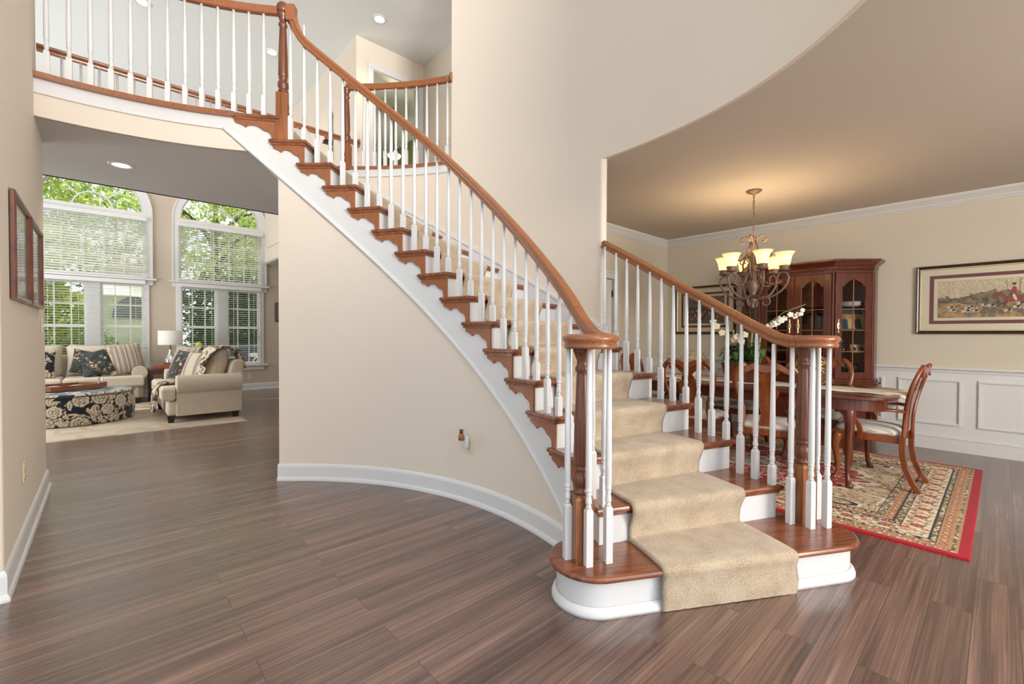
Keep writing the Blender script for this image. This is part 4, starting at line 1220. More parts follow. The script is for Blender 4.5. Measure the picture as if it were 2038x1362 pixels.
def bouquet(u, v, a):
    c = np.zeros(u.shape + (3,)) + lin((48, 36, 30))
    for cx, cy, r, k in ((.42, .72, .10, (150, 60, 80)), (.58, .66, .12, (226, 214, 204)), (.36, .56, .11, (214, 200, 190)), (.66, .50, .09, (160, 80, 96)), (.5, .3, .16, (200, 184, 150))):
        c = np.where((np.hypot(u / a - cx, v - cy) < r)[..., None], lin(k), c)
    return c
framed('framed_picture', 'small taupe framed flower picture right of the right arched window', 'picture', .42, .44, .055, wallM((3.09, WY - .004, 1.735), '-y'), bouquet, [(.05, s2l((196, 184, 170)))], .025, plain('taupe_frame', s2l((104, 88, 76)), .5), 60)

# outlets, switch, plug-in freshener
def outlet(label, M):
    t = thing('wall_outlet', label, 'outlet', group='wall outlets'); t.matrix_world = M
    MB().box(-.036, -.006, -.058, .036, 0, .058).build('cover_plate', M_IVORY, t, bevel=.004)
    for z in (-.024, .024):
        s_ = MB(); s_.lathe([(.0165, 0), (.0165, .003), (0, .003)], (0, -.006, z), 16, False, Matrix.Rotation(PI / 2, 4, 'X'))
        o = s_.build('socket', M_IVORY, t)
        h_ = MB(); h_.box(-.008, -.0097, z - .005, -.005, -.0088, z + .007); h_.box(.005, -.0097, z - .005, .008, -.0088, z + .007); h_.box(-.002, -.0097, z - .012, .002, -.0088, z - .008)
        h_.build('slot', M_IRON, o)
    return t
outlet('ivory outlet low on the left foyer wall below the pictures', wallM((XL + .001, 3.77, .44), '+x'))
outlet('ivory outlet below the right arched window behind the loveseat', wallM((2.37, WY - .001, .30), '-y'))
a_ = rad(9.5); p_ = PC(R_IN - .001, 9.5)
Mu = Matrix.Translation((p_[0], p_[1], .42)) @ Matrix.Rotation(a_ - PI / 2, 4, 'Z')
outlet('ivory outlet on the curved wall under the stair, with a plug-in freshener', Mu)
af = thing('air_freshener', 'white plug-in air freshener with an amber bottle on the curved wall', 'air freshener'); af.matrix_world = Mu @ Matrix.Translation((-.012, -.012, .02))
MB().slab(rounded_rect(-.022, -.035, .022, 0, .008), -.03, .055, .006, True).build('body', M_WHITE, af)
MB().lathe([(.0, .0), (.021, .0), (.023, .03), (.016, .045), (.012, .052), (0, .052)], (-.01, -.055, .03), 16).build('bottle', plain('amber_liquid', (0.36, .13, .06), .15), af)
MB().lathe([(.013, 0), (.014, .03), (0, .032)], (-.01, -.055, .078), 16).build('bottle_cap', plain('brown_cap', (0.10, .04, .03), .4), af)
sw = thing('light_switch', 'white light switch plate at the far end of the left foyer wall', 'light switch'); sw.matrix_world = wallM((XL + .001, 4.90, 1.29), '+x')
MB().box(-.036, -.006, -.058, .036, 0, .058).build('cover_plate', M_WHITE, sw, bevel=.004)
MB().box(-.005, -.016, -.010, .005, -.005, .012).build('toggle', M_WHITE, sw)
# ================================================================ dining room
def persian():
    x0, x1, y0, y1 = 3.51, 5.985, 0.10, 3.42
    nx, ny = 420, 560
    X, Y = np.meshgrid(np.linspace(x0, x1, nx), np.linspace(y0, y1, ny), indexing='ij')
    bx = np.minimum(X - x0, x1 - X); by = np.minimum(Y - y0, y1 - Y)
    b = np.minimum(bx, by)
    s_ = np.where(bx < by, Y, X)
    red = lin((172, 22, 38)); cream = lin((234, 220, 190)); tan = lin((190, 146, 104)); olive = lin((146, 126, 92)); dark = lin((46, 36, 32)); rust = lin((160, 64, 52)); field = lin((190, 168, 132))
    wine = lin((112, 34, 50)); rose = lin((206, 128, 100))
    f1 = vnoise(X * 90, Y * 90, 1); f2 = vnoise(X * 60 + 9, Y * 60, 2); f3 = fbm(X * 44, Y * 44, 5, 2)
    Z3 = np.zeros(X.shape + (3,))
    def put(m, col):
        nonlocal acc
        acc = np.where(m[..., None], col, acc)
    def ros(per, q, r1, off=0.0):
        p = ((s_ + off) % per) - per / 2
        return np.hypot(p, q), np.arctan2(q, p)
    # narrow guards: dark scalloped cord
    acc = Z3 + olive
    put(np.abs(((s_ % .034) - .017)) < .005, dark); put(f1 > .66, cream); put(f1 < .16, dark)
    guard = acc
    # tan bands: little rosettes linked by a vine
    def band(mid):
        nonlocal acc
        acc = Z3 + tan; q = b - mid
        put(np.abs(q - .014 * np.sin(s_ * 2 * PI / .074)) < .0045, olive)
        d, a = ros(.074, q, .02); put(d < .019 * (.8 + .2 * np.abs(np.cos(a * 3))), rust); put(d < .010, cream)
        d, a = ros(.074, q, .02, .037); put(d < .012, rose); put((f2 > .82), olive)
        return acc
    tan1 = band(.1155); tan2 = band(.395)
    # ivory main border: palmettes, leaves and scrolling stems
    acc = Z3 + cream; q = b - .255
    put(np.abs(q - .040 * np.sin(s_ * 2 * PI / .20)) < .0055, olive)
    put(np.abs(q + .046 * np.sin(s_ * 2 * PI / .20 + .8)) < .004, tan)
    for k, (off, qq, r) in enumerate(((0, 0, .036), (.10, .018, .026), (.05, -.042, .020), (.15, .042, .020), (.075, .05, .015), (.125, -.05, .015), (.025, .052, .012), (.175, -.03, .012))):
        d, a = ros(.20, q - qq, r, off)
        e = r * (.80 + .20 * np.abs(np.cos(a * 4 + k)))
        put(d < e * 1.12, (olive, tan, cream)[k % 3]); put(d < e, (rust, rose, wine, olive)[k % 4]); put(d < e * .62, (rose, cream, rose, tan)[k % 4]); put(d < e * .30, (wine, rust, cream, wine)[k % 4])
    put(f2 > .84, olive); put((f1 > .86) & (f2 < .4), rust)
    creamb = acc
    # field, medallion, tracery
    cx, cy = (x0 + x1) / 2, (y0 + y1) / 2
    dx, dy = (X - cx) / .78, (Y - cy) / 1.16
    a = np.arctan2(dy, dx); r = np.hypot(dx, dy)
    lob = .80 * (1 + .09 * np.abs(np.cos(a * 8)) + .03 * np.cos(a * 24))
    acc = Z3 + field
    put((f3 > .60), lin((208, 194, 162))); put(f3 < .34, olive)
    n5 = vnoise(X * 6, Y * 6, 6); n6 = vnoise(X * 9 + 4, Y * 9, 12)
    put(np.abs(n5 - .5) < .022, cream); put(np.abs(n6 - .55) < .016, lin((120, 104, 76))); put(np.abs(n6 - .35) < .014, rust)
    rg = np.random.default_rng(3)
    for k in range(150):
        px, py, rr_ = rg.uniform(x0, x1), rg.uniform(y0, y1), rg.uniform(.018, .036)
        d = np.hypot(X - px, Y - py); an = np.arctan2(Y - py, X - px); e = rr_ * (.75 + .25 * np.abs(np.cos(an * 3 + k)))
        put(d < e, (rust, rose, olive, wine)[k % 4]); put(d < e * .5, (cream, tan)[k % 2])
    fld0 = acc
    acc = Z3 + red
    put(np.abs(n6 - .5) < .030, lin((226, 196, 156))); put(f3 > .66, lin((214, 170, 130))); put(f3 < .30, lin((120, 16, 30))); put(np.abs(n5 - .42) < .02, cream)
    med = acc
    acc = fld0
    put(r < lob * 1.06, cream); acc = np.where((r < lob)[..., None], med, acc)
    put(r < .30, cream); acc = np.where((r < .27)[..., None], fld0, acc)
    for sx in (-1, 1):
        for oy in (-.92, -.31, .31, .92):
            ux, uy = np.abs(X - cx - sx * .70) / .075, np.abs(Y - cy - oy) / .15
            o2 = np.maximum(np.maximum(ux, uy), (ux + uy) * .72)
            put(o2 < 1.14, cream); put(o2 < 1, dark); acc = np.where((o2 < .70)[..., None], fld0, acc)
    c = acc
    for lo, hi, k in ((.42, .47, guard), (.37, .42, tan2), (.328, .37, guard), (.182, .328, creamb), (.147, .182, guard), (.084, .147, tan1), (.056, .084, guard), (-1, .056, Z3 + red)):
        c = np.where(((b >= lo) & (b < hi))[..., None], k, c)
    for e in (.47, .42, .37, .328, .182, .147, .084, .056): c = np.where((np.abs(b - e) < .0042)[..., None], dark if e in (.47, .37, .328, .182, .147) else tan, c)
    c = c * (.86 + .28 * vnoise(X * 120, Y * 120, 3))[..., None]
    Z = np.where(np.minimum(bx, by) < .001, .001, .010)
    return raw_grid('persian_rug', nx, ny, np.stack([X, Y, Z], -1).reshape(-1, 3), c.reshape(-1, 3), painted('persian_rug_pile', .95, .3, 260, .08, .1))
tag(persian(), 'red-edged oriental rug with floral borders under the dining table', 'rug')
RZ = 0.011

def cabriole(mb, x, y, z0, z1, dx, dy, s=1.0):
    "curved leg: bulging knee at the top, slim ankle, pad foot; (dx,dy) points outward"
    d = Vector((dx, dy, 0)).normalized(); H = z1 - z0
    pts = [(1.0, -.012, .046), (.93, -.002, .044), (.85, .010, .038), (.74, .013, .031), (.56, .004, .0245), (.36, -.008, .0185), (.20, -.010, .0155), (.09, -.002, .0155), (.045, .012, .020), (.02, .022, .026), (.0, .022, .024)]
    return mb.tube([Vector((x, y, z0 + H * q)) + d * o * s for q, o, r in pts], [r * s for q, o, r in pts], 10)

# table
tb = thing('dining_table', 'long cherry dining table with cabriole legs on the oriental rug', 'dining table', (4.88, 1.78, RZ))
TL, TW = 1.20, 0.53
def oval(l, w, n=10):
    P = []
    for (sx, sy) in ((1, -1), (1, 1), (-1, 1), (-1, -1)):
        for i in range(n + 1):
            a = i / n * PI / 2
            cx, cy = w - .24, l - .24
            ang = {(1, -1): -PI / 2, (1, 1): 0, (-1, 1): PI / 2, (-1, -1): PI}[(sx, sy)] + a
            P.append((sx * cx + .24 * math.cos(ang), sy * cy + .24 * math.sin(ang)))
    # gently bowed ends
    return [(x, y + math.copysign(.05 * (1 - (x / w) ** 2), y) if abs(y) > cy - .01 else y) for x, y in P]
MB().slab(oval(TL, TW), .725, .752, .009).build('table_top', M_CHERRY, tb)
ap = MB(); ap.slab(oval(TL - .07, TW - .07), .63, .725); ap.build('apron', M_CHERRY, tb)
for sx in (-1, 1):
    for sy in (-1, 1):
        lg = MB(); cabriole(lg, sx * (TW - .125), sy * (TL - .25), 0, .675, sx, sy * .7, 1.12)
        for vx, vy in ((1, 0), (0, 1)):
            ax_, ay_ = sx * (TW - .115), sy * (TL - .24)
            lg.prism([(0, .64), (.13, .64), (.07, .61), (.035, .57), (0, .53)], lambda a, b: (ax_ - sx * vx * a - vy * .016 * sx + .0, ay_ - sy * vy * a - vx * .016 * sy, b), lambda a, b: (ax_ - sx * vx * a + vy * .016 * sx, ay_ - sy * vy * a + vx * .016 * sy, b))
        lg.build('leg', M_CHERRY, tb)
TZ = RZ + .752
rn = MB()
M_LINEN = plain('cream_linen', s2l((238, 228, 210)), .9, bump=.15, bscale=300)
pth = []
for i in range(61):
    y = .50 + (3.02 - .50) * i / 60
    z = TZ + .004
    for e, sg in ((.545, -1), (3.01, 1)):
        d = (e - y) if sg < 0 else (y - e)
        if d > 0: z -= d * .55
    pth.append((y, z))
rows = [[(4.89 + w * (.215 - (.05 if i in (0,) else 0)), y, z + .003 * math.sin(i * .9 + w * 4) + (.012 * w * math.sin(i) if i < 3 else 0)) for w in (-1, -.6, -.2, .2, .6, 1)] for i, (y, z) in enumerate(pth)]
rn.rings(rows, smooth=True, caps=False, closed=False)
o = rn.build('table_runner', M_LINEN); md = o.modifiers.new('thick', 'SOLIDIFY'); md.thickness = .003; md.offset = 1
tag(o, 'cream cloth runner along the dining table, hanging over its near end', 'table runner')

# chairs
def stripe_seat_mat():
    m, nt, b = newmat('striped_seat_cloth')
    co = coords(nt, (34, 0, 0)); w = nd(nt, 'ShaderNodeTexWave', i_Scale=1.0, i_Distortion=0.0); w.wave_profile = 'SIN'
    nt.links.new(co, w.inputs['Vector'])
    nt.links.new(ramp(nt, w.outputs[0], [(.25, s2l((192, 182, 166))), (.5, s2l((222, 213, 198))), (.8, s2l((238, 231, 218)))]), b.inputs['Base Color'])
    b.inputs['Roughness'].default_value = .55; b.inputs['Sheen Weight'].default_value = .3
    return m
M_SEAT = stripe_seat_mat()
def make_chair(label, arms, group):
    t = thing('dining_chair', label, 'chair', group=group)
    sw, fd, bd = .255, .235, -.215        # half width front, front y, back y
    def backpt(z):
        "y of the back line leaning backwards"
        return bd - .02 - max(0, z - .44) * .20 + .03 * math.sin(max(0, min(1, (z - .44) / .58)) * PI)
    fr = MB()
    fr.rings([[(-sw + .01, fd, z), (sw - .01, fd, z), (sw - .055, bd, z), (-sw + .055, bd, z)] for z in (.365, .425)])
    fr.build('seat_frame', M_CHAIR, t, bevel=.008)
    st_ = MB(); R = []
    for k, z in ((.97, .425), (1.0, .445), (.97, .465), (.80, .483), (.45, .490)):
        P = rounded_rect(-.23 * k, (fd - .02) - (.215 * 2) * (1 - (1 - k) / 2), .23 * k, fd - .02 - .43 * (1 - k) / 2, .05 * k, 4)
        R.append([(x * (1 - .12 * (fd - y) / .45), y, z) for x, y in P])
    st_.rings(R, smooth=True); st_.build('seat', M_SEAT, t)
    for s_ in (-1, 1):
        # back post: pinched waist, swelling shoulder, turning into the crest
        zs = [(.36, .195), (.44, .192), (.52, .176), (.60, .178), (.68, .205), (.76, .232), (.84, .240), (.91, .226), (.96, .192), (.99, .150)]
        b = MB(); b.sweep([(s_ * x, backpt(z), z) for z, x in zs], [(-.019, -.013), (.019, -.013), (.022, 0), (.019, .013), (-.019, .013), (-.022, 0)], sides=[(1, 0, 0)] * len(zs), smooth=True)
        b.build('back_post', M_CHAIR, t)
        l_ = MB(); zz = [(.425, .0, .021), (.30, -.004, .0205), (.18, -.022, .0195), (.08, -.062, .019), (.0, -.108, .019)]
        l_.sweep([(s_ * (.197 - .0), bd - .012 + o, z) for z, o, r in zz], [(-.02, -.019), (.02, -.019), (.02, .019), (-.02, .019)], sides=[(1, 0, 0)] * len(zz))
        l_.build('leg', M_CHAIR, t, bevel=.004)
        l_ = MB(); cabriole(l_, s_ * (sw - .035), fd - .035, 0, .40, s_ * .7, 1, .95); l_.build('leg', M_CHAIR, t)
    cr = MB(); N = 16; R = []
    for i in range(N + 1):
        u = 2 * i / N - 1; x = u * .165
        zt = 1.005 + .022 * math.cos(u * PI * 1.0) * (1 if abs(u) > .5 else .0) + (-.030 * math.cos(u * PI) if abs(u) <= .5 else 0) - .028 * abs(u) ** 4
        zb = zt - .062 + .012 * abs(u)
        y = backpt(.98)
        R.append([(x, y - .013, zb), (x, y + .012, zb), (x, y + .012, zt), (x, y - .013, zt)])
    cr.rings(R, smooth=False); cr.build('crest_rail', M_CHAIR, t, bevel=.005)
    # vase-shaped splat
    half = [(.455, .062), (.50, .050), (.56, .040), (.61, .046), (.66, .062), (.71, .086), (.745, .096), (.775, .092), (.79, .070), (.80, .052), (.815, .060), (.835, .058), (.85, .042), (.87, .050), (.895, .080), (.93, .104), (.96, .110)]
    sp = MB(); R = []
    for z, x in half:
        y = backpt(z); R.append([(-x, y - .007, z), (x, y - .007, z), (x, y + .007, z), (-x, y + .007, z)])
    sp.rings(R); sp.build('splat', M_CHAIR, t)
    if arms:
        for s_ in (-1, 1):
            a = MB(); pts = [(s_ * .205, backpt(.63) + .01, .632), (s_ * .255, -.14, .638), (s_ * .290, -.02, .622), (s_ * .298, .08, .608), (s_ * .285, .16, .600), (s_ * .262, .19, .596)]
            a.sweep(pts, [(-.022, -.011), (.022, -.011), (.024, .004), (.012, .013), (-.012, .013), (-.024, .004)], smooth=True); a.build('arm', M_CHAIR, t)
            a = MB(); pts = [(s_ * .245, .035, .385), (s_ * .262, .025, .44), (s_ * .285, .035, .50), (s_ * .300, .072, .56), (s_ * .296, .112, .600)]
            a.sweep(pts, [(-.016, -.018), (.016, -.018), (.016, .018), (-.016, .018)], sides=[(1, 0, 0)] * 5); a.build('arm_support', M_CHAIR, t, bevel=.004)
    return t
ac = make_chair('carved cherry armchair with striped seat at the near end of the table', True, 'dining chairs')
ac.location = (4.90, .745, RZ); ac.rotation_euler = (0, 0, rad(-2))
dup(ac, (5.0, 2.88, RZ), PI + rad(4), 'cherry armchair at the far end of the dining table', 'dining chairs')
sc_ = make_chair('cherry side chair with vase splat on the stair side, nearer the newel post', False, 'dining chairs')
sc_.location = (4.42, 1.41, RZ); sc_.rotation_euler = (0, 0, -PI / 2 + rad(14))
dup(sc_, (4.42, 2.06, RZ), -PI / 2 + rad(7), 'cherry side chair on the stair side, farther from the newel post', 'dining chairs')
dup(sc_, (5.36, 1.27, RZ), PI / 2, 'cherry side chair across the table in front of the china cabinet doors', 'dining chairs')
dup(sc_, (5.36, 2.02, RZ), PI / 2, 'cherry side chair across the table, behind the wooden planter', 'dining chairs')

# planter with orchids
pl = thing('orchid_planter', 'scalloped wooden planter of white orchids in the middle of the dining table', 'planter', (4.88, 1.78, TZ + .008))
bx = MB()
wv = lambda s_: .012 * math.sin(s_ * PI * 6)
R = []
for z, k in ((0, .80), (.03, .84), (.10, .94), (.165, 1.0), (.172, 1.03), (.185, 1.03)):
    P = []
    hx_, hy_ = .115 * k, .19 * k
    for (ax, ay, bx_, by_) in ((-1, -1, 1, -1), (1, -1, 1, 1), (1, 1, -1, 1), (-1, 1, -1, -1)):
        for i in range(12):
            q = i / 12; w = 1 + .05 * abs(math.sin(q * PI * 3)) * (1 if .01 < z < .17 else 0)
            P.append(((ax + (bx_ - ax) * q) * hx_ * w, (ay + (by_ - ay) * q) * hy_ * w, z))
    R.append(P)
bx.rings(R); bx.build('planter_box', wood('planter_wood', s2l((74, 34, 22)), s2l((124, 64, 44)), (8, 8, 40), .4, .2), pl)
M_SOIL = plain('moss', (0.045, 0.04, 0.02), .95)
MB().box(-.105, -.175, .165, .105, .175, .178).build('soil', M_SOIL, pl)
M_LEAF = plain('orchid_leaf', (0.06, 0.13, 0.035), .4, var=.35, vscale=12); M_STEM = plain('orchid_stem', (0.33, 0.34, 0.16), .6)
M_PETAL = plain('orchid_petal', (0.88, 0.84, 0.72), .6); M_PET2 = plain('orchid_petal_cream', (0.80, 0.66, 0.46), .6)
rnd = random.Random(5)
def leaf(mb, base, dirv, L, wd, droop):
    d = Vector(dirv).normalized(); sd = d.cross(Vector((0, 0, 1))); sd = sd.normalized() if sd.length > .05 else Vector((1, 0, 0)); rows = []
    for i in range(9):
        q = i / 8; p = Vector(base) + d * L * q + Vector((0, 0, -droop * q * q * L)); w = wd * math.sin(PI * min(.98, q * .86 + .12)) ** .8
        rows.append([p - sd * w + Vector((0, 0, w * .25)), p, p + sd * w + Vector((0, 0, w * .25))])
    mb.rings(rows, smooth=True, caps=False, closed=False)
lv = MB()
for i in range(60):
    a = rnd.uniform(0, 2 * PI); bx_, by_ = rnd.uniform(-.07, .07), rnd.uniform(-.14, .14)
    leaf(lv, (bx_, by_, .17 + rnd.uniform(0, .16)), (math.cos(a), math.sin(a), rnd.uniform(.7, 2.8)), rnd.uniform(.16, .30), rnd.uniform(.026, .042), rnd.uniform(.3, 1.1))
lv.build('leaves', M_LEAF, pl)
stm = MB()
for bx_, by_, h_ in ((-.03, .12, .36), (.03, .05, .34), (-.02, -.06, .40), (.02, -.12, .30)): stm.tube([(bx_, by_, .17), (bx_ + .01, by_, .17 + h_ * .5), (bx_ + .0, by_ - .015, .17 + h_)], .008, 7)
for pth in ([(.0, -.02, .30), (.02, -.16, .56), (.03, -.34, .70), (.04, -.52, .77)], [(.0, .08, .32), (-.02, .20, .52), (-.05, .30, .60)]): stm.tube(pth, .0035, 6)
stm.build('stems', M_STEM, pl)
def bloom(mb, c, r, nrm):
    n = Vector(nrm).normalized(); s1 = n.orthogonal().normalized(); s2 = n.cross(s1)
    for i in range(5):
        a = 2 * PI * i / 5; d = s1 * math.cos(a) + s2 * math.sin(a); e = s2 * math.cos(a) - s1 * math.sin(a); c_ = Vector(c)
        mb.add([c_, c_ + d * r * .45 + e * r * .46 + n * .006, c_ + d * r * .88 + e * r * .30, c_ + d * r * 1.02 + n * .002, c_ + d * r * .88 - e * r * .30, c_ + d * r * .45 - e * r * .46 + n * .006], [(0, 1, 2, 3, 4, 5)], True)
    mb.ball(c, r * .16, 6, 4)
bl = MB()
for i in range(11):
    q = i / 10; p = Vector((.03, -.22, .585)).lerp(Vector((.04, -.50, .745)), q) + Vector((rnd.uniform(-.02, .02), rnd.uniform(-.015, .015), rnd.uniform(-.05, .0)))
    bloom(bl, p, .038 - .016 * q, (-.8, -.5, rnd.uniform(-.2, .3)))
bl.build('orchid_spray', M_PETAL, pl)
bl = MB()
for p in ((-.05, .27, .57), (-.04, .22, .50), (-.05, .31, .62), (-.06, .06, .46), (-.03, .10, .43), (-.07, -.02, .48), (-.05, .02, .41)): bloom(bl, p, .036, (-.9, -.4, .2))
bl.build('cream_blossoms', M_PET2, pl)

def orb(label, y):
    t = thing('candle_orb', label, 'candle holder', (4.88, y, TZ + .008), group='gold wire orbs')
    w = MB(); rn_ = random.Random(int(y * 100))
    for k in range(9):
        Mq = Matrix.Rotation(rn_.uniform(0, PI), 4, 'Z') @ Matrix.Rotation(rn_.uniform(.2, 1.4), 4, 'X')
        w.tube([Matrix.Translation((0, 0, .155)) @ Mq @ Vector((.15 * math.cos(2 * PI * i / 40), .15 * math.sin(2 * PI * i / 40), 0)) for i in range(40)], .0032, 5, closed=True)
    for k in range(14):
        v = Vector((rn_.gauss(0, 1), rn_.gauss(0, 1), rn_.gauss(0, 1))).normalized() * .15 + Vector((0, 0, .155))
        w.ball(v, .007, 6, 4)
    w.build('wire_cage', M_BRASS, t)
    MB().lathe([(0, .0), (.05, .0), (.05, .008), (.03, .012), (0, .012)], n=20).build('base', M_BRASS, t)
    MB().lathe([(.0, .012), (.034, .012), (.034, .155), (.028, .150), (0, .148)], n=20).build('candle', plain('ivory_wax', (0.84, .80, .70), .5), t)
    return t
orb('gold wire orb with ivory candle at the near end of the runner', 1.19)
orb('gold wire orb with ivory candle at the far end of the runner', 2.33)

# framed hunting prints
def hunt(u, v, a):
    f = fbm(u * 5, v * 5, 31, 5); g = fbm(u * 16, v * 16, 7, 4)
    sky = lin((214, 198, 166)); brush = lin((150, 128, 94)); dk = lin((78, 66, 50)); gr = lin((200, 156, 96))
    c = np.zeros(u.shape + (3,)) + sky
    hl = .44 + .26 * fbm(u * 3.2, u * 0 + 2, 3, 3) + .10 * np.clip((u - .6), 0, 1) + .22 * (fbm(u * 12, v * 12, 5, 3) - .4)
    c = np.where((v < hl)[..., None], brush + (dk - brush) * np.clip((g - .35) * 2.4, 0, 1)[..., None], c)
    gl = .34 + .05 * np.sin(u * 5)
    c = np.where((v < gl)[..., None], gr + (lin((120, 104, 80)) - gr) * np.clip((f + g - .8) * 2.2, 0, 1)[..., None], c)
    for i in range(5):                                                # bare trees
        x = 1.3 + .19 * i; w = .006 + .004 * (i % 2)
        c = np.where(((np.abs(u - x - .05 * (v - .5) * (1 if i % 2 else -1)) < w) & (v > .45) & (v < .97))[..., None], lin((150, 124, 90)), c)
    hs_, hxx, hy = 1.0, 0, 0
    def ell(cx, cy, rx, ry, col, ang=0):
        nonlocal c
        cx = hxx + (cx - hxx) * hs_; cy = hy + (cy - hy) * hs_; rx *= hs_; ry *= hs_
        p = (u - cx) * math.cos(ang) + (v - cy) * math.sin(ang); q = -(u - cx) * math.sin(ang) + (v - cy) * math.cos(ang)
        c = np.where(((p / rx) ** 2 + (q / ry) ** 2 < 1)[..., None], lin(col), c)
    hs_ = 1.35
    hxx, hy = 1.42, .47                                               # galloping horse and rider facing left
    br_ = (150, 74, 38)
    ell(hxx, hy, .15, .065, br_); ell(hxx - .17, hy + .075, .085, .034, br_, -.75); ell(hxx - .245, hy + .10, .05, .024, br_, .35)
    for x, an in ((-.14, .7), (-.10, 1.1), (.11, -.8), (.15, -.5)): ell(hxx + x * 1.2, hy - .10, .085, .014, (118, 56, 30), an)
    ell(hxx + .20, hy + .05, .07, .016, (120, 60, 34), -.15)
    ell(hxx - .01, hy + .14, .036, .085, (176, 60, 40)); ell(hxx - .01, hy + .25, .022, .03, (206, 160, 130)); ell(hxx - .01, hy + .275, .028, .018, (30, 26, 24)); ell(hxx, hy + .02, .02, .07, (226, 214, 196), .3)
    hs_ = 1.0
    r = random.Random(4)
    for i in range(26):                                               # hounds
        x, y = r.uniform(.15, 2.6), r.uniform(.16, .36)
        ell(x, y, .075, .028, (222, 210, 190), r.uniform(-.2, .2)); ell(x + .02, y + .006, .035, .026, (60, 48, 40)); ell(x - .08, y + .022, .028, .018, (190, 150, 110))
        for q in (-.06, -.04, .04, .06): ell(x + q, y - .035, .02, .007, (214, 200, 180), 1.0 if q < 0 else -1.0)
    return c * (.70 + .60 * fbm(u * 34, v * 26, 8, 3))[..., None]
def meet(u, v, a):
    g = fbm(u * 14, v * 14, 17, 4); c = np.zeros(u.shape + (3,)) + lin((96, 80, 74))
    c = np.where((v > .62)[..., None], lin((128, 118, 116)) + (lin((86, 74, 70)) - lin((128, 118, 116))) * np.clip((fbm(u * 5, v * 5, 3, 4) - .4) * 3, 0, 1)[..., None], c)
    c = np.where((v < .30)[..., None], lin((112, 92, 80)), c)
    c = c * (.7 + .6 * g)[..., None]
    r = random.Random(9)
    for i in range(95):
        x, y = r.uniform(.05, 1.35), r.gauss(.36, .13)
        col = r.choice([(140, 44, 40), (206, 184, 160), (56, 40, 36), (150, 96, 64), (120, 40, 40), (214, 196, 150)])
        c = np.where((((u - x) / r.uniform(.012, .03)) ** 2 + ((v - y) / r.uniform(.02, .05)) ** 2 < 1)[..., None], lin(col), c)
    return c
M_GILT = plain('gilt_lip', (0.66, .54, .30), .35, .8)
CREAMM = s2l((232, 221, 198)); BURG = s2l((122, 58, 48))
framed('framed_print', 'wide framed hunting print of hounds and rider right of the china cabinet', 'picture', 1.34, .745, .038, wallM((DX - .008, -.015, 1.643), '-x', 0.0), hunt, [(.072, CREAMM), (.036, BURG), (.03, CREAMM)], .035, M_DKWOOD, 200, M_GILT)
framed('framed_print', 'dark framed hunting print behind the handrail left of the china cabinet', 'picture', .93, .735, .038, wallM((DX - .008, 3.065, 1.632), '-x', 0.0), meet, [(.065, CREAMM), (.032, BURG), (.03, CREAMM)], .035, M_DKWOOD, 130, M_GILT)

# ---------------------------------------------------------------- china cabinet
CBY = .05
cb = thing('china_cabinet', 'tall cherry china cabinet with arched glass doors and canted sides', 'china cabinet', (0, CBY, 0))
YC = 1.68
PL = [(6.765, .955), (6.60, .965), (6.29, 1.284), (6.29, 2.076), (6.60, 2.395), (6.765, 2.405)]
def expand(P, e):
    out = []
    for i, (x, y) in enumerate(P):
        y2 = y + (e if y > YC else -e) * (1 if i in (0, 1, 4, 5) else .55); x2 = x - (e if i not in (0, 5) else 0) * (1 if i in (2, 3) else .45)
        out.append((x2, y2))
    return out
bs = MB(); bs.slab(expand(PL, .03), .08, .66); bs.slab(expand(PL, .015), .0, .08); bs.build('base_cabinet', M_CHERRY, cb)
wt = MB(); wt.slab(expand(PL, .06), .655, .685, .008); wt.slab(expand(PL, .045), .685, .705, .004); wt.slab(expand(PL, .025), .705, .735, .004); wt.build('waist_moulding', M_CHERRY, cb)
cn = MB()
cn.slab(expand(PL, .004), 1.98, 2.035); cn.slab(expand(PL, .016), 2.025, 2.05, .004)
R = []
for e, z in ((.012, 2.05), (.018, 2.062), (.034, 2.08), (.058, 2.102), (.072, 2.108), (.074, 2.13)): R.append([(x, y, z) for x, y in expand(PL, e)])
cn.rings(R); cn.build('crown', M_CHERRY, cb)
dn = MB()
def along(A, B, q): return (A[0] + (B[0] - A[0]) * q, A[1] + (B[1] - A[1]) * q)
for A, B in ((PL[2], PL[3]), (PL[1], PL[2]), (PL[3], PL[4])):
    L_ = math.hypot(B[0] - A[0], B[1] - A[1]); n = int(L_ / .024)
    nx_, ny_ = (B[1] - A[1]) / L_, -(B[0] - A[0]) / L_
    if nx_ > 0: nx_, ny_ = -nx_, -ny_
    for i in range(n):
        p, q = along(A, B, (i + .2) / n), along(A, B, (i + .75) / n)
        dn.prism([(0, 2.005), (1, 2.005), (1, 2.022), (0, 2.022)], lambda s_, z: (p[0] + (q[0] - p[0]) * s_ + nx_ * .017, p[1] + (q[1] - p[1]) * s_ + ny_ * .017, z), lambda s_, z: (p[0] + (q[0] - p[0]) * s_, p[1] + (q[1] - p[1]) * s_, z))
dn.build('dentil_band', M_CHERRY, cb)
cs = MB(); cs.box(6.75, .96, .735, 6.765, 2.40, 2.0)
for A, B in ((PL[0], PL[1]), (PL[4], PL[5])):
    yy = A[1]; cs.box(6.60, yy - .008, .735, 6.76, yy + .012, 2.0)
for p in (PL[1], PL[2], PL[3], PL[4]):
    cs.slab([(p[0] + .014 * math.cos(a), p[1] + .014 * math.sin(a)) for a in [2 * PI * i / 10 for i in range(10)]], .735, 2.0)
cs.slab(PL, .73, .742); cs.build('carcass', M_CHERRY, cb)
for z in (1.02, 1.30, 1.58):
    MB().slab([(6.75, .985), (6.61, .99), (6.33, 1.30), (6.33, 2.06), (6.61, 2.37), (6.75, 2.375)], z, z + .008).build('glass_shelf', M_CGLASS, cb)
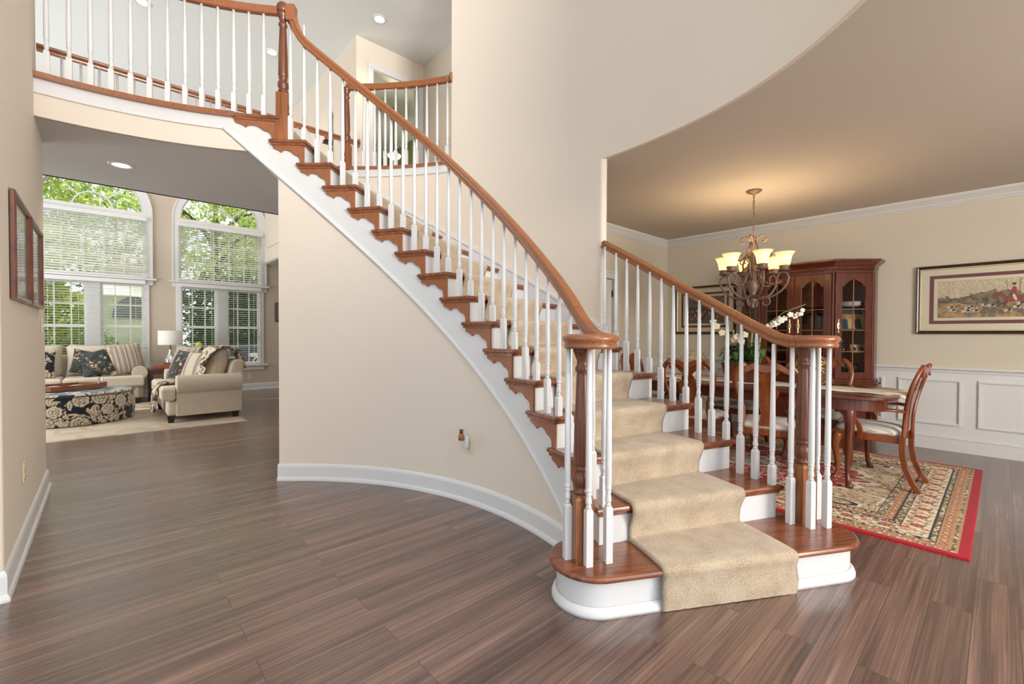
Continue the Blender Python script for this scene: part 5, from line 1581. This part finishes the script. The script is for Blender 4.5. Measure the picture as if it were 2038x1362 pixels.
def cabinet_door(A, B, z0, z1, handle_at, nrm):
    "arched glass door between plan points A (viewer's right) and B"
    L_ = math.hypot(B[0] - A[0], B[1] - A[1])
    ux, uy = (B[0] - A[0]) / L_, (B[1] - A[1]) / L_
    F = lambda d: (lambda s_, z: (A[0] + ux * s_ + nrm[0] * d, A[1] + uy * s_ + nrm[1] * d, z))
    st = min(.075, L_ * .2)
    d = MB()
    def bar(a0, b0, a1, b1, fr=.016, bk=-.006): d.prism([(a0, b0), (a1, b0), (a1, b1), (a0, b1)], F(fr), F(bk))
    bar(0, z0, st, z1); bar(L_ - st, z0, L_, z1); bar(st, z0, L_ - st, z0 + .075)
    # arched head: shaped underside
    W_ = L_ - 2 * st; n = 24; R = []
    for i in range(n + 1):
        q = i / n; w = abs(2 * q - 1)
        if w > .80: zz = z1 - .155
        elif w > .74: zz = z1 - .155 + .02 * (.80 - w) / .06
        else: zz = z1 - .135 + .055 * math.cos(w / .74 * PI / 2) ** .8 + (.018 * max(0, 1 - w / .16))
        R.append([F(.016)(st + W_ * q, zz), F(-.006)(st + W_ * q, zz), F(-.006)(st + W_ * q, z1), F(.016)(st + W_ * q, z1)])
    d.rings(R)
    o = d.build('door', M_CHERRY, cb, bevel=.003)
    mn = MB()
    def bar2(a0, b0, a1, b1): mn.prism([(a0, b0), (a1, b0), (a1, b1), (a0, b1)], F(.010), F(.0))
    bar2(L_ / 2 - .005, z0 + .07, L_ / 2 + .005, z1 - .07)
    for q in (.24, .48, .72): zz = z0 + .07 + (z1 - z0 - .20) * q; bar2(st, zz - .004, L_ - st, zz + .004)
    mn.build('muntins', M_OAK, o)
    g = MB(); g.prism([(st - .01, z0 + .06), (L_ - st + .01, z0 + .06), (L_ - st + .01, z1 - .05), (st - .01, z1 - .05)], F(.003), F(.0)); g.build('glass', M_CGLASS, o)
    hs = st * .55 if handle_at == 0 else L_ - st * .55; zc = 1.36
    p = F(.018)(hs, zc); h_ = MB()
    prof = [(0, -.085), (.006, -.08), (.011, -.065), (.006, -.05), (.016, -.02), (.018, 0), (.016, .02), (.006, .05), (.011, .065), (.006, .08), (0, .085)]
    R = [[F(.0165)(hs - w, zc + z), F(.021)(hs, zc + z), F(.0165)(hs + w, zc + z), F(.0155)(hs, zc + z)] for w, z in prof]
    h_.rings(R); h_.ball(F(.03)(hs, zc), .010, 8, 6); h_.tube([F(.03)(hs, zc), F(.034)(hs, zc - .03), F(.026)(hs, zc - .055)], .003, 6)
    h_.build('handle', M_BRASS, o)
mid = (6.29, YC)
cabinet_door((6.29, 1.30), (6.29, YC - .004), .745, 1.975, 1, (-1, 0))
cabinet_door((6.29, YC + .004), (6.29, 2.06), .745, 1.975, 0, (-1, 0))
q45 = .7071
cabinet_door(along(PL[1], PL[2], .04), along(PL[1], PL[2], .96), .745, 1.975, 1, (-q45, -q45))
cabinet_door(along(PL[3], PL[4], .04), along(PL[3], PL[4], .96), .745, 1.975, 0, (-q45, q45))
def base_door(A, B, nrm):
    L_ = math.hypot(B[0] - A[0], B[1] - A[1]); ux, uy = (B[0] - A[0]) / L_, (B[1] - A[1]) / L_
    F = lambda d: (lambda s_, z: (A[0] + ux * s_ + nrm[0] * d, A[1] + uy * s_ + nrm[1] * d, z))
    m = MB(); m.prism([(0, .12), (L_, .12), (L_, .62), (0, .62)], F(.034), F(.012)); m.prism([(.06, .18), (L_ - .06, .18), (L_ - .06, .56), (.06, .56)], F(.040), F(.03))
    o = m.build('base_door', M_CHERRY, cb, bevel=.006)
    h_ = MB(); c = F(.044)(L_ * .5, .50); h_.prism([(-.015, -.02), (.015, -.02), (.022, .02), (0, .035), (-.022, .02)], lambda a, b: F(.046)(L_ * .5 + a, .5 + b), lambda a, b: F(.039)(L_ * .5 + a, .5 + b)); h_.build('handle', M_BRASS, o)
base_door((6.272, 1.30), (6.272, 1.672), (-1, 0)); base_door((6.272, 1.688), (6.272, 2.06), (-1, 0))
base_door(along(expand(PL, .03)[1], expand(PL, .03)[2], .06), along(expand(PL, .03)[1], expand(PL, .03)[2], .94), (-q45, -q45))

# contents of the cabinet
def plates(label, x, y, z, r, n):
    for i in range(n):
        p = MB().lathe([(0, 0), (r * .55, 0), (r, .018), (r, .022), (r * .55, .006), (0, .006)], n=28)
        o = p.build('dinner_plate', M_WHITE); o.location = (x, y + CBY, z + i * .012)
        tag(o, label[i] if isinstance(label, (list, tuple)) else label, 'plate', 'white plates in the cabinet')
plates(['white plate at the bottom of the stack on the top shelf behind the canted door', 'white plate second in the top-shelf stack behind the canted door', 'white plate third in the top-shelf stack behind the canted door', 'white plate topmost in the stack behind the canted cabinet door'], 6.60, 1.18, 1.592, .115, 4)
def goblet(mb, h, r):
    return mb.lathe([(0, 0), (r * .8, 0), (r * .75, .006), (.006, .012), (.005, h * .42), (r * .6, h * .52), (r, h * .7), (r * .9, h), (r * .87, h), (r * .95, h * .7), (r * .5, h * .54), (0, h * .5)], n=18)
def flute(mb, h, r):
    return mb.lathe([(0, 0), (r * 1.1, 0), (r, .006), (.005, .01), (.005, h * .35), (r * .7, h * .42), (r, h), (r * .93, h), (r * .6, h * .45), (0, h * .4)], n=16)
def tumbler(mb, h, r):
    return mb.lathe([(0, 0), (r * .85, 0), (r, h), (r * .93, h), (r * .78, .012), (0, .012)], n=18)
gm = {}
def glassware(kind, x, y, z, label, group):
    if kind not in gm:
        mb = MB(); {'goblet': lambda: goblet(mb, .17, .04), 'flute': lambda: flute(mb, .21, .026), 'tumbler': lambda: tumbler(mb, .11, .036)}[kind]()
        o = mb.build('wine_glass' if kind != 'tumbler' else 'tumbler', M_CRYSTAL); gm[kind] = o
    else:
        o = gm[kind].copy(); COL.objects.link(o)
    o.location = (x, y + CBY, z); tag(o, label, 'glass', group)
lab = 'clear stemmed glass in the rows behind the middle cabinet doors'
for z, kind, g in ((1.31, 'flute', 'stemware on the upper middle shelf'), (1.03, 'goblet', 'stemware on the lower middle shelf'), (.744, 'tumbler', 'tumblers on the cabinet floor')):
    for i in range(8):
        for j in range(2):
            glassware(kind, 6.42 + .12 * j, 1.36 + .09 * i, z, {'flute': 'slim crystal flute on the upper shelf behind the middle cabinet doors', 'goblet': 'crystal goblet on the lower shelf behind the middle cabinet doors', 'tumbler': 'clear tumbler on the cabinet floor behind the middle doors'}[kind], g)
for i, (x, y) in enumerate(((6.50, 1.20), (6.58, 1.12), (6.60, 1.24), (6.68, 1.06))):
    glassware('goblet', x, y, .744, 'crystal goblet at the bottom of the canted cabinet section', 'goblets in the canted section')
dk = MB(); dk.lathe([(0, 0), (.045, 0), (.055, .03), (.05, .09), (.02, .13), (.017, .16), (.024, .17), (0, .17)], n=20); dk.ball((0, 0, .195), .024, 10, 8)
o = dk.build('decanter', M_CRYSTAL); o.location = (6.52, 1.24 + CBY, 1.03); tag(o, 'cut glass decanter with ball stopper behind the canted cabinet door', 'decanter')
def people(u, v, a):
    c = np.zeros(u.shape + (3,)) + lin((206, 168, 92)); c = np.where((v > .78)[..., None], lin((60, 84, 110)), c); c = np.where((v > .70)[..., None] & (v < .78)[..., None], lin((190, 150, 80)), c)
    for x, col, hd in ((.30, (52, 78, 112), (196, 140, 110)), (.62, (214, 190, 140), (206, 150, 120)), (.98, (44, 52, 64), (190, 130, 100))):
        c = np.where(((np.abs(u - x * a / 1.3) / .17) ** 2 + ((v - .18) / .42) ** 2 < 1)[..., None], lin(col), c); c = np.where((np.hypot(u - x * a / 1.3, v - .62) < .10)[..., None], lin(hd), c)
    return c
fm = Matrix.Translation((6.575, 1.165 + CBY, 1.44)) @ Matrix.Rotation(rad(-45), 4, 'Z') @ Matrix.Rotation(rad(-10), 4, 'X')
framed('photo_frame', 'colour group photo propped on the shelf behind the canted glass door', 'photo frame', .30, .25, .012, fm, people, [], .012, plain('silver_frame', (.6, .6, .58), .3, .8), 80)
def tone(u, v, a):
    c = np.zeros(u.shape + (3,)) + lin((214, 206, 194)); return np.where((np.hypot(u - a / 2, v - .45) < .28)[..., None], lin((70, 60, 54)), c)
for i, (dx, lb) in enumerate(((0.0, 'small black and white photo frame beside the decanter'), (.085, 'small standing photo frame at the right of the decanter shelf'))):
    fm = Matrix.Translation((6.56 + dx * .7, 1.13 + CBY - dx * .7, 1.095)) @ Matrix.Rotation(rad(-45), 4, 'Z') @ Matrix.Rotation(rad(-10), 4, 'X')
    framed('photo_frame', lb, 'photo frame', .09, .11, .012, fm, tone, [], .010, M_OAK, 40)

# ---------------------------------------------------------------- chandelier
ch = thing('chandelier', 'bronze scrollwork chandelier with six amber bell shades over the dining table', 'chandelier', (5.02, 1.765, ZS))
MB().lathe([(0, 0), (.075, 0), (.075, -.008), (.06, -.022), (.03, -.035), (.012, -.045), (0, -.046)], n=28).build('canopy', M_BRONZE, ch)
cn = MB()
for i in range(15):
    z = -.05 - i * .0275; c = []
    for k in range(12):
        a = 2 * PI * k / 12; q = .0085 * math.cos(a)
        c.append((q, 0, z - .0145 + .019 * math.sin(a)) if i % 2 else (0, q, z - .0145 + .019 * math.sin(a)))
    cn.tube(c, .0024, 5, closed=True)
cn.tube([(0.004, 0, -.045), (-.006, .005, -.16), (.006, -.004, -.28), (0, 0, -.46)], .0022, 5)
cn.build('chain', M_BRONZE, ch)
ZB = -1.235                                                # bottom of the fixture
bd_ = MB(); bd_.lathe([(0, ZB), (.012, ZB + .01), (.022, ZB + .03), (.014, ZB + .05), (.035, ZB + .075), (.05, ZB + .10), (.03, ZB + .125), (.022, ZB + .15), (.045, ZB + .20), (.06, ZB + .25), (.045, ZB + .30), (.022, ZB + .34), (.018, ZB + .50), (.028, ZB + .53), (.016, ZB + .56), (.016, ZB + .70), (.026, ZB + .73), (.01, ZB + .76), (0, ZB + .775)], n=20)
bd_.build('body', M_BRONZE, ch)
def spiral(c, r0, r1, a0, a1, n=22): return [(c[0] + (r0 + (r1 - r0) * i / n) * math.cos(a0 + (a1 - a0) * i / n), c[1] + (r0 + (r1 - r0) * i / n) * math.sin(a0 + (a1 - a0) * i / n)) for i in range(n + 1)]
M_SHADE = None
def shade_mat():
    m, nt, b = newmat('amber_shade_glass')
    b.inputs['Base Color'].default_value = (0.95, 0.84, 0.62, 1); b.inputs['Roughness'].default_value = .45
    tl = nd(nt, 'ShaderNodeBsdfTranslucent'); tl.inputs[0].default_value = (1.0, .88, .62, 1)
    mx = nd(nt, 'ShaderNodeMixShader'); mx.inputs[0].default_value = .55
    b.inputs['Emission Color'].default_value = (1.0, .80, .50, 1); b.inputs['Emission Strength'].default_value = .42
    nt.links.new(b.outputs[0], mx.inputs[1]); nt.links.new(tl.outputs[0], mx.inputs[2])
    nt.links.new(mx.outputs[0], nt.nodes['Material Output'].inputs['Surface'])
    return m
M_SHADE = shade_mat(); M_BULB = emis('lamp_bulb', (1.0, .86, .62), 14.0)
RA = .285
for k in range(6):
    a = rad(36 + 60 * k); ca, sa = math.cos(a), math.sin(a)
    pl_ = lambda r, z: (r * ca, r * sa, z)
    z0 = ZB + .12
    am = MB()
    big = [(.03, z0 + .02), (.08, z0 - .012), (.14, z0 - .012), (.205, z0 + .015), (.265, z0 + .06), (.312, z0 + .125), (.325, z0 + .185), (.308, z0 + .23), (.272, z0 + .245), (.238, z0 + .228), (.222, z0 + .19), (.236, z0 + .158), (.262, z0 + .152), (.272, z0 + .172)]
    am.tube([pl_(r, z) for r, z in big], [.011] * 8 + [.010, .009, .008, .007, .006, .005], 8)
    inn = [(.045, z0 + .36), (.06, z0 + .25), (.10, z0 + .165), (.155, z0 + .125), (.215, z0 + .125), (.262, z0 + .150)]
    am.tube([pl_(r, z) for r, z in inn], .008, 8)
    am.tube([pl_(r, z) for r, z in [(x, y) for x, y in spiral((.095, z0 + .37), .05, .016, PI, PI - 4.6, 16)]], .006, 7)
    # acanthus leaf
    lf_ = MB(); leaf(lf_, pl_(.055, z0 + .33), (ca, sa, -1.6), .13, .028, -.3); am.add(lf_.v, lf_.f, True)
    o = am.build('arm', M_BRONZE, ch)
    cp = MB(); zc = z0 + .25
    cp.lathe([(0, 0), (.02, 0), (.05, .012), (.056, .02), (.04, .026), (.042, .04), (.050, .052), (.046, .06), (0, .06)], pl_(RA, zc), 18); cp.build('cup', M_BRONZE, o)
    s_ = MB(); s_.lathe([(.030, 0), (.047, .004), (.055, .035), (.060, .075), (.072, .108), (.092, .135), (.090, .136), (.069, .110), (.057, .076), (.052, .036), (.044, .008), (.030, .004)], pl_(RA, zc + .055), 28, True, None, False); s_.build('lamp_shade', M_SHADE, o)
    b_ = MB(); b_.ball(pl_(RA, zc + .115), .020, 10, 8, 1, 1, 1.5); b_.build('bulb', M_BULB, o)
    lt = light('chandelier_bulb', 'POINT', (5.02 + RA * ca, 1.765 + RA * sa, ZS + zc + .165), 4.5, (1.0, .74, .44), shadow_soft_size=.03)
for k in range(4):
    a = rad(47.6 + 45 + 90 * k); ca, sa = math.cos(a), math.sin(a); pl_ = lambda r, z: (r * ca, r * sa, z); sc = MB()
    sc.tube([pl_(.02, ZB + .72), pl_(.035, ZB + .68)] + [pl_(r, z) for r, z in spiral((.092, ZB + .715), .058, .014, PI, PI - 5.2, 20)], .0085, 7)
    sc.tube([pl_(.022, ZB + .72), pl_(.045, ZB + .62), pl_(.075, ZB + .555), pl_(.11, ZB + .525)] + [pl_(r, z) for r, z in spiral((.135, ZB + .575), .052, .014, -PI / 2, -PI / 2 + 5.2, 20)], .009, 7)
    sc.tube([pl_(.075, ZB + .55), pl_(.10, ZB + .46), pl_(.085, ZB + .38), pl_(.05, ZB + .30)], .010, 7)
    sc.build('upper_scroll', M_BRONZE, ch)
    sc = MB(); sc.tube([pl_(.03, ZB + .11), pl_(.06, ZB + .112)] + [pl_(r, z) for r, z in spiral((.115, ZB + .065), .062, .014, PI * .6, PI * .6 - 5.6, 24)], .0085, 7); sc.build('lower_scroll', M_BRONZE, ch)
# ================================================================ recessed lights
M_LAMP = emis('recessed_lamp_glow', (1.0, .90, .72), 3.2)
def recessed(label, x, y, z, energy):
    t = thing('recessed_light', label, 'ceiling light', (x, y, z), group='recessed ceiling lights')
    MB().lathe([(.062, .02), (.066, -.004), (.088, -.007), (.094, -.003), (.094, 0)], n=32, caps=False).build('trim_ring', M_WHITE, t)
    MB().lathe([(0, -.002), (.066, -.002)], n=28, caps=False).build('lamp', M_LAMP, t)
    if energy: light('recessed_beam', 'SPOT', (x, y, z - .03), energy, (1.0, .86, .66), target=(x, y, 0), spot_size=rad(115), spot_blend=.8, shadow_soft_size=.06)
recessed('recessed light in the grey soffit under the bridge', .127, 5.381, ZS, 22)
recessed('recessed light in the upstairs ceiling nearest the bedroom door', 2.776, 5.72, ZT, 30)
recessed('recessed light at the top edge above the balcony balusters', .407, 7.50, ZT, 30)
recessed('recessed light seen beside the upper newel post', 1.905, 7.49, ZT, 30)
recessed('recessed light low behind the bridge rail over the living room', .55, 9.70, ZT, 30)

# bedroom ceiling fan light seen through the open door
d_ = None
bl = thing('pendant_light', 'white bowl ceiling light in the teal bedroom beyond the upstairs door', 'ceiling light', (4.06, 7.75, 4.60))
MB().lathe([(0, -.07), (.05, -.065), (.10, -.04), (.125, 0), (.12, .012), (0, .012)], n=28).build('glass_bowl', emis('bowl_glow', (1.0, .92, .70), 1.6), bl)
MB().lathe([(0, .012), (.07, .012), (.075, .05), (.05, .09), (.018, .10), (.018, ZT - 4.60), (0, ZT - 4.60)], n=18).build('stem', M_BRONZE, bl)
light('bedroom_bowl', 'POINT', (4.06, 7.75, 4.45), 40, (1.0, .88, .68), shadow_soft_size=.1)

# iron candle sconce with red candle on the hall wall
sn = thing('wall_sconce', 'black iron lattice sconce with a red candle on the upstairs wall', 'sconce', (2.68, 7.17, 4.33))
w = MB()
R_ = [(-.012, -.0, -.34), (-.012, .0, .34)]
w.tube([(-.015, -.06, -.36), (-.015, -.06, .36), (-.015, .0, .46), (-.015, .06, .36), (-.015, .06, -.36)], .007, 6, closed=True)
for i in range(6):
    z = -.30 + .12 * i; w.tube([(-.015, -.06 if i % 2 else .06, z), (-.015, .06 if i % 2 else -.06, z + .12)], .005, 6)
w.build('lattice', M_IRON, sn)
w = MB(); w.box(-.13, -.055, -.10, -.01, .055, -.09); w.lathe([(.05, -.09), (.055, -.07), (.06, -.068)], (-.075, 0, 0), 16, caps=False); w.build('candle_plate', M_IRON, sn)
MB().lathe([(0, -.09), (.036, -.09), (.036, .07), (.03, .066), (0, .065)], (-.075, 0, 0), 18).build('candle', plain('red_wax', (.45, .02, .03), .4), sn)

# ================================================================ outdoors beyond the windows
struct(MB().box(-30, WY + .2, -.45, 34, 60, -.35).build('ground_outside', plain('lawn', (.10, .17, .04), .95, var=.4, vscale=2.0)))
def leafmat(name, c, c2):
    m, nt, b = newmat(name)
    co = coords(nt); n = nd(nt, 'ShaderNodeTexNoise', i_Scale=2.2, i_Detail=3.0); nt.links.new(co, n.inputs['Vector'])
    col = ramp(nt, n.outputs[0], [(.32, c), (.68, c2)])
    nt.links.new(col, b.inputs['Base Color']); b.inputs['Roughness'].default_value = .55
    tl = nd(nt, 'ShaderNodeBsdfTranslucent'); nt.links.new(col, tl.inputs[0])
    mx = nd(nt, 'ShaderNodeMixShader'); mx.inputs[0].default_value = .45
    nt.links.new(b.outputs[0], mx.inputs[1]); nt.links.new(tl.outputs[0], mx.inputs[2]); nt.links.new(mx.outputs[0], nt.nodes['Material Output'].inputs['Surface'])
    return m
M_YEL = leafmat('sunlit_leaf', (.30, .42, .08), (.66, .72, .20)); M_GRN = leafmat('green_leaf', (.10, .22, .04), (.34, .46, .10)); M_DRK = leafmat('dark_leaf', (.03, .08, .025), (.11, .20, .06))
M_BARK = plain('bark', (.10, .075, .055), .95, bump=.6, bscale=25)
def foliage(n, c, rx, ry, rz_, size, seed, shell=.55, flat=0):
    r = random.Random(seed); vs = []; fs = []
    for i in range(n):
        while True:
            v = Vector((r.gauss(0, 1), r.gauss(0, 1), r.gauss(0, 1)))
            if v.length > .01: break
        v.normalize(); q = shell + (1 - shell) * r.random()
        # clumped surface
        cl = 1 + .22 * math.sin(v.x * 5 + seed) * math.sin(v.z * 6 + seed * 2)
        p = Vector(c) + Vector((v.x * rx, v.y * ry, v.z * rz_)) * q * cl
        nn = Vector((r.gauss(0, 1), r.gauss(0, 1), r.gauss(0, 1) + .6)).normalized(); s1 = nn.orthogonal().normalized(); s2 = nn.cross(s1); a = r.uniform(0, 6.3)
        d1 = s1 * math.cos(a) + s2 * math.sin(a); d2 = nn.cross(d1); L = size * r.uniform(.6, 1.3)
        b = len(vs); vs += [p - d1 * L, p - d2 * L * .45, p + d1 * L, p + d2 * L * .45]; fs.append((b, b + 1, b + 2, b + 3))
    return vs, fs
def mesh_raw(name, vs, fs, m, parent):
    me = bpy.data.meshes.new(name); me.from_pydata([tuple(v) for v in vs], [], fs); me.materials.append(m)
    o = bpy.data.objects.new(name, me); COL.objects.link(o); o.parent = parent; return o
def tree(name, label, x, y, h, crown, m, n, size, seed, group, branches=5, trunk=.14, z0=-.36):
    t = thing(name, label, 'tree', (x, y, z0), group=group)
    tk = MB(); r = random.Random(seed)
    tk.tube([(0, 0, 0), (.06, .02, h * .3), (-.05, .05, h * .6), (0, 0, h * .85)], [trunk, trunk * .85, trunk * .6, trunk * .25], 8)
    for i in range(branches):
        a = r.uniform(0, 6.3); z = h * r.uniform(.35, .7); L = crown[0] * r.uniform(.6, .95)
        tk.tube([(0, 0, z), (math.cos(a) * L * .4, math.sin(a) * L * .4, z + h * .10), (math.cos(a) * L, math.sin(a) * L, z + h * .16)], [trunk * .45, trunk * .32, trunk * .12], 6)
    tk.build('trunk', M_BARK, t)
    vs, fs = foliage(n, (0, 0, h - crown[2] * .8), crown[0], crown[1], crown[2], size, seed)
    mesh_raw('crown', vs, fs, m, t)
    return t
G = 'trees outside the living room windows'
tree('leafy_tree', 'sunlit yellow-green tree close outside the left arched window', -2.0, 15.2, 7.2, (2.6, 2.0, 2.5), M_YEL, 7500, .078, 1, G, 7)
tree('leafy_tree', 'tree with thick dark branches at the left edge of the left fanlight', -3.4, 16.8, 8.2, (2.4, 2.0, 2.6), M_GRN, 5500, .078, 2, G, 9, .26)
tree('leafy_tree', 'sunlit tree whose leaves fill the upper pane of the right window', 2.6, 16.4, 7.2, (2.4, 2.0, 2.3), M_YEL, 6000, .08, 3, G, 7)
tree('leafy_tree', 'green tree standing between the two window views', .4, 23.5, 7.6, (2.6, 1.8, 2.9), M_GRN, 2600, .13, 4, G)
tree('leafy_tree', 'tall green tree far behind the right window', 5.8, 21.0, 8.5, (3.0, 2.4, 3.4), M_GRN, 3000, .16, 5, G)
tree('leafy_tree', 'bushy dark tree low in the right window', 3.3, 17.2, 3.6, (1.75, 1.1, 2.0), M_DRK, 4200, .11, 6, G, 3)
tree('leafy_tree', 'dark bushy tree at the right edge of the right window', 5.9, 18.2, 4.0, (2.0, 1.3, 2.2), M_DRK, 4200, .11, 7, G, 3)
tree('leafy_tree', 'bright shrubby tree low in the left window', -1.05, 15.6, 3.0, (1.0, .8, 1.55), M_YEL, 3400, .09, 8, G, 3, .08)
tree('leafy_tree', 'deep green shrub just outside the left window sill', -.55, 14.2, 1.5, (1.1, .5, .85), M_GRN, 2400, .07, 9, G, 2, .05)
tree('leafy_tree', 'far green tree behind the neighbouring house', -5.5, 27, 8.0, (4.0, 3, 4.0), M_GRN, 3200, .2, 10, G)
tree('leafy_tree', 'far dark tree line behind the right window', 8.5, 26, 7.5, (4.0, 3, 4.0), M_DRK, 3600, .2, 11, G)
hd = thing('tall_hedge', 'dense dark green hedge filling the lower panes of the right arched window', 'hedge', (5.1, 20.0, -.36))
vs, fs = foliage(9000, (0, 0, 1.7), 2.9, .8, 2.0, .15, 21, .2); mesh_raw('foliage', vs, fs, M_DRK, hd)
hs = MB()
for i in range(7): hs.tube([(-2.4 + .8 * i, 0, 0), (-2.4 + .8 * i, .05, 1.6)], .03, 6)
hs.build('stems', M_BARK, hd)
hd = thing('leafy_hedge', 'bright green hedge low behind the left sash of the left arched window', 'hedge', (-2.3, 18.0, -.36))
vs, fs = foliage(7000, (0, 0, 1.6), 1.75, .7, 1.9, .13, 22, .2); mesh_raw('foliage', vs, fs, M_GRN, hd)
hs = MB()
for i in range(5): hs.tube([(-1.4 + .7 * i, 0, 0), (-1.4 + .7 * i, .05, 1.5)], .03, 6)
hs.build('stems', M_BARK, hd)
nh = thing('neighbour_house', 'pale yellow house wall with arched window seen through the left window', 'house', (.70, 19.5, -.36))
M_STUC = plain('pale_stucco', (.92, .88, .74), .9)
hw = MB(); hw.box(-.85, 0, 0, 1.0, 3, 3.2); hw.build('wall', M_STUC, nh)
hw = MB(); hw.slab([(.55 * math.cos(PI * i / 20), .72 * math.sin(PI * i / 20)) for i in range(21)], 0, .05)
hw.xf(Matrix(((1, 0, 0, .05), (0, 0, -1, .01), (0, 1, 0, 2.1), (0, 0, 0, 1)))); hw.build('window', plain('dark_window', (.06, .11, .08), .15), nh)
hw = MB(); hw.rings([[(-1.0, -.3, 3.15), (1.15, -.3, 3.15), (1.15, 3.3, 3.15), (-1.0, 3.3, 3.15)], [(-.5, 1.2, 4.1), (.7, 1.2, 4.1), (.7, 1.8, 4.1), (-.5, 1.8, 4.1)]]); hw.build('roof', plain('roof_shingle', (.14, .11, .09), .9), nh)
gl = thing('patio_box', 'dark blue-grey covered box with a light oval on the patio outside the right window', 'patio box', (3.15, 13.6, -.36))
MB().slab(rounded_rect(-.75, -.4, .75, .4, .08), 0, 1.28, .06).build('cover', plain('blue_grey_cover', (.055, .068, .095), .6), gl)
MB().lathe([(0, 0), (.14, 0), (.14, .006), (0, .006)], (-.25, -.405, 1.05), 24, False, Matrix.Rotation(PI / 2, 4, 'X') @ Matrix.Diagonal((1, .4, 1, 1))).build('emblem', M_WHITE, gl)
for i, x in enumerate((2.35, 2.98)):
    pc = thing('patio_chair', ['pale metal patio chair left of its mate outside the right window', 'pale metal patio chair right of its mate outside the right window'][i], 'patio chair', (x, 12.75, -.35), group='patio chairs')
    f = MB()
    for k in (1.0, .62, .26): f.tube([(.26 * k * math.cos(PI * i_ / 16), .22, .45 + (.55 * (.6 + .4 * k)) * math.sin(PI * i_ / 16)) for i_ in range(17)], .012, 6)
    f.build('backrest', M_WHITE, pc); MB().slab(rounded_rect(-.25, -.22, .25, .24, .1), .43, .45).build('seat', M_WHITE, pc)
    for sx in (-1, 1):
        for sy in (-1, 1): MB().beam((sx * .2, sy * .18, .43), (sx * .24, sy * .22, 0), .022, .022).build('leg', M_WHITE, pc)
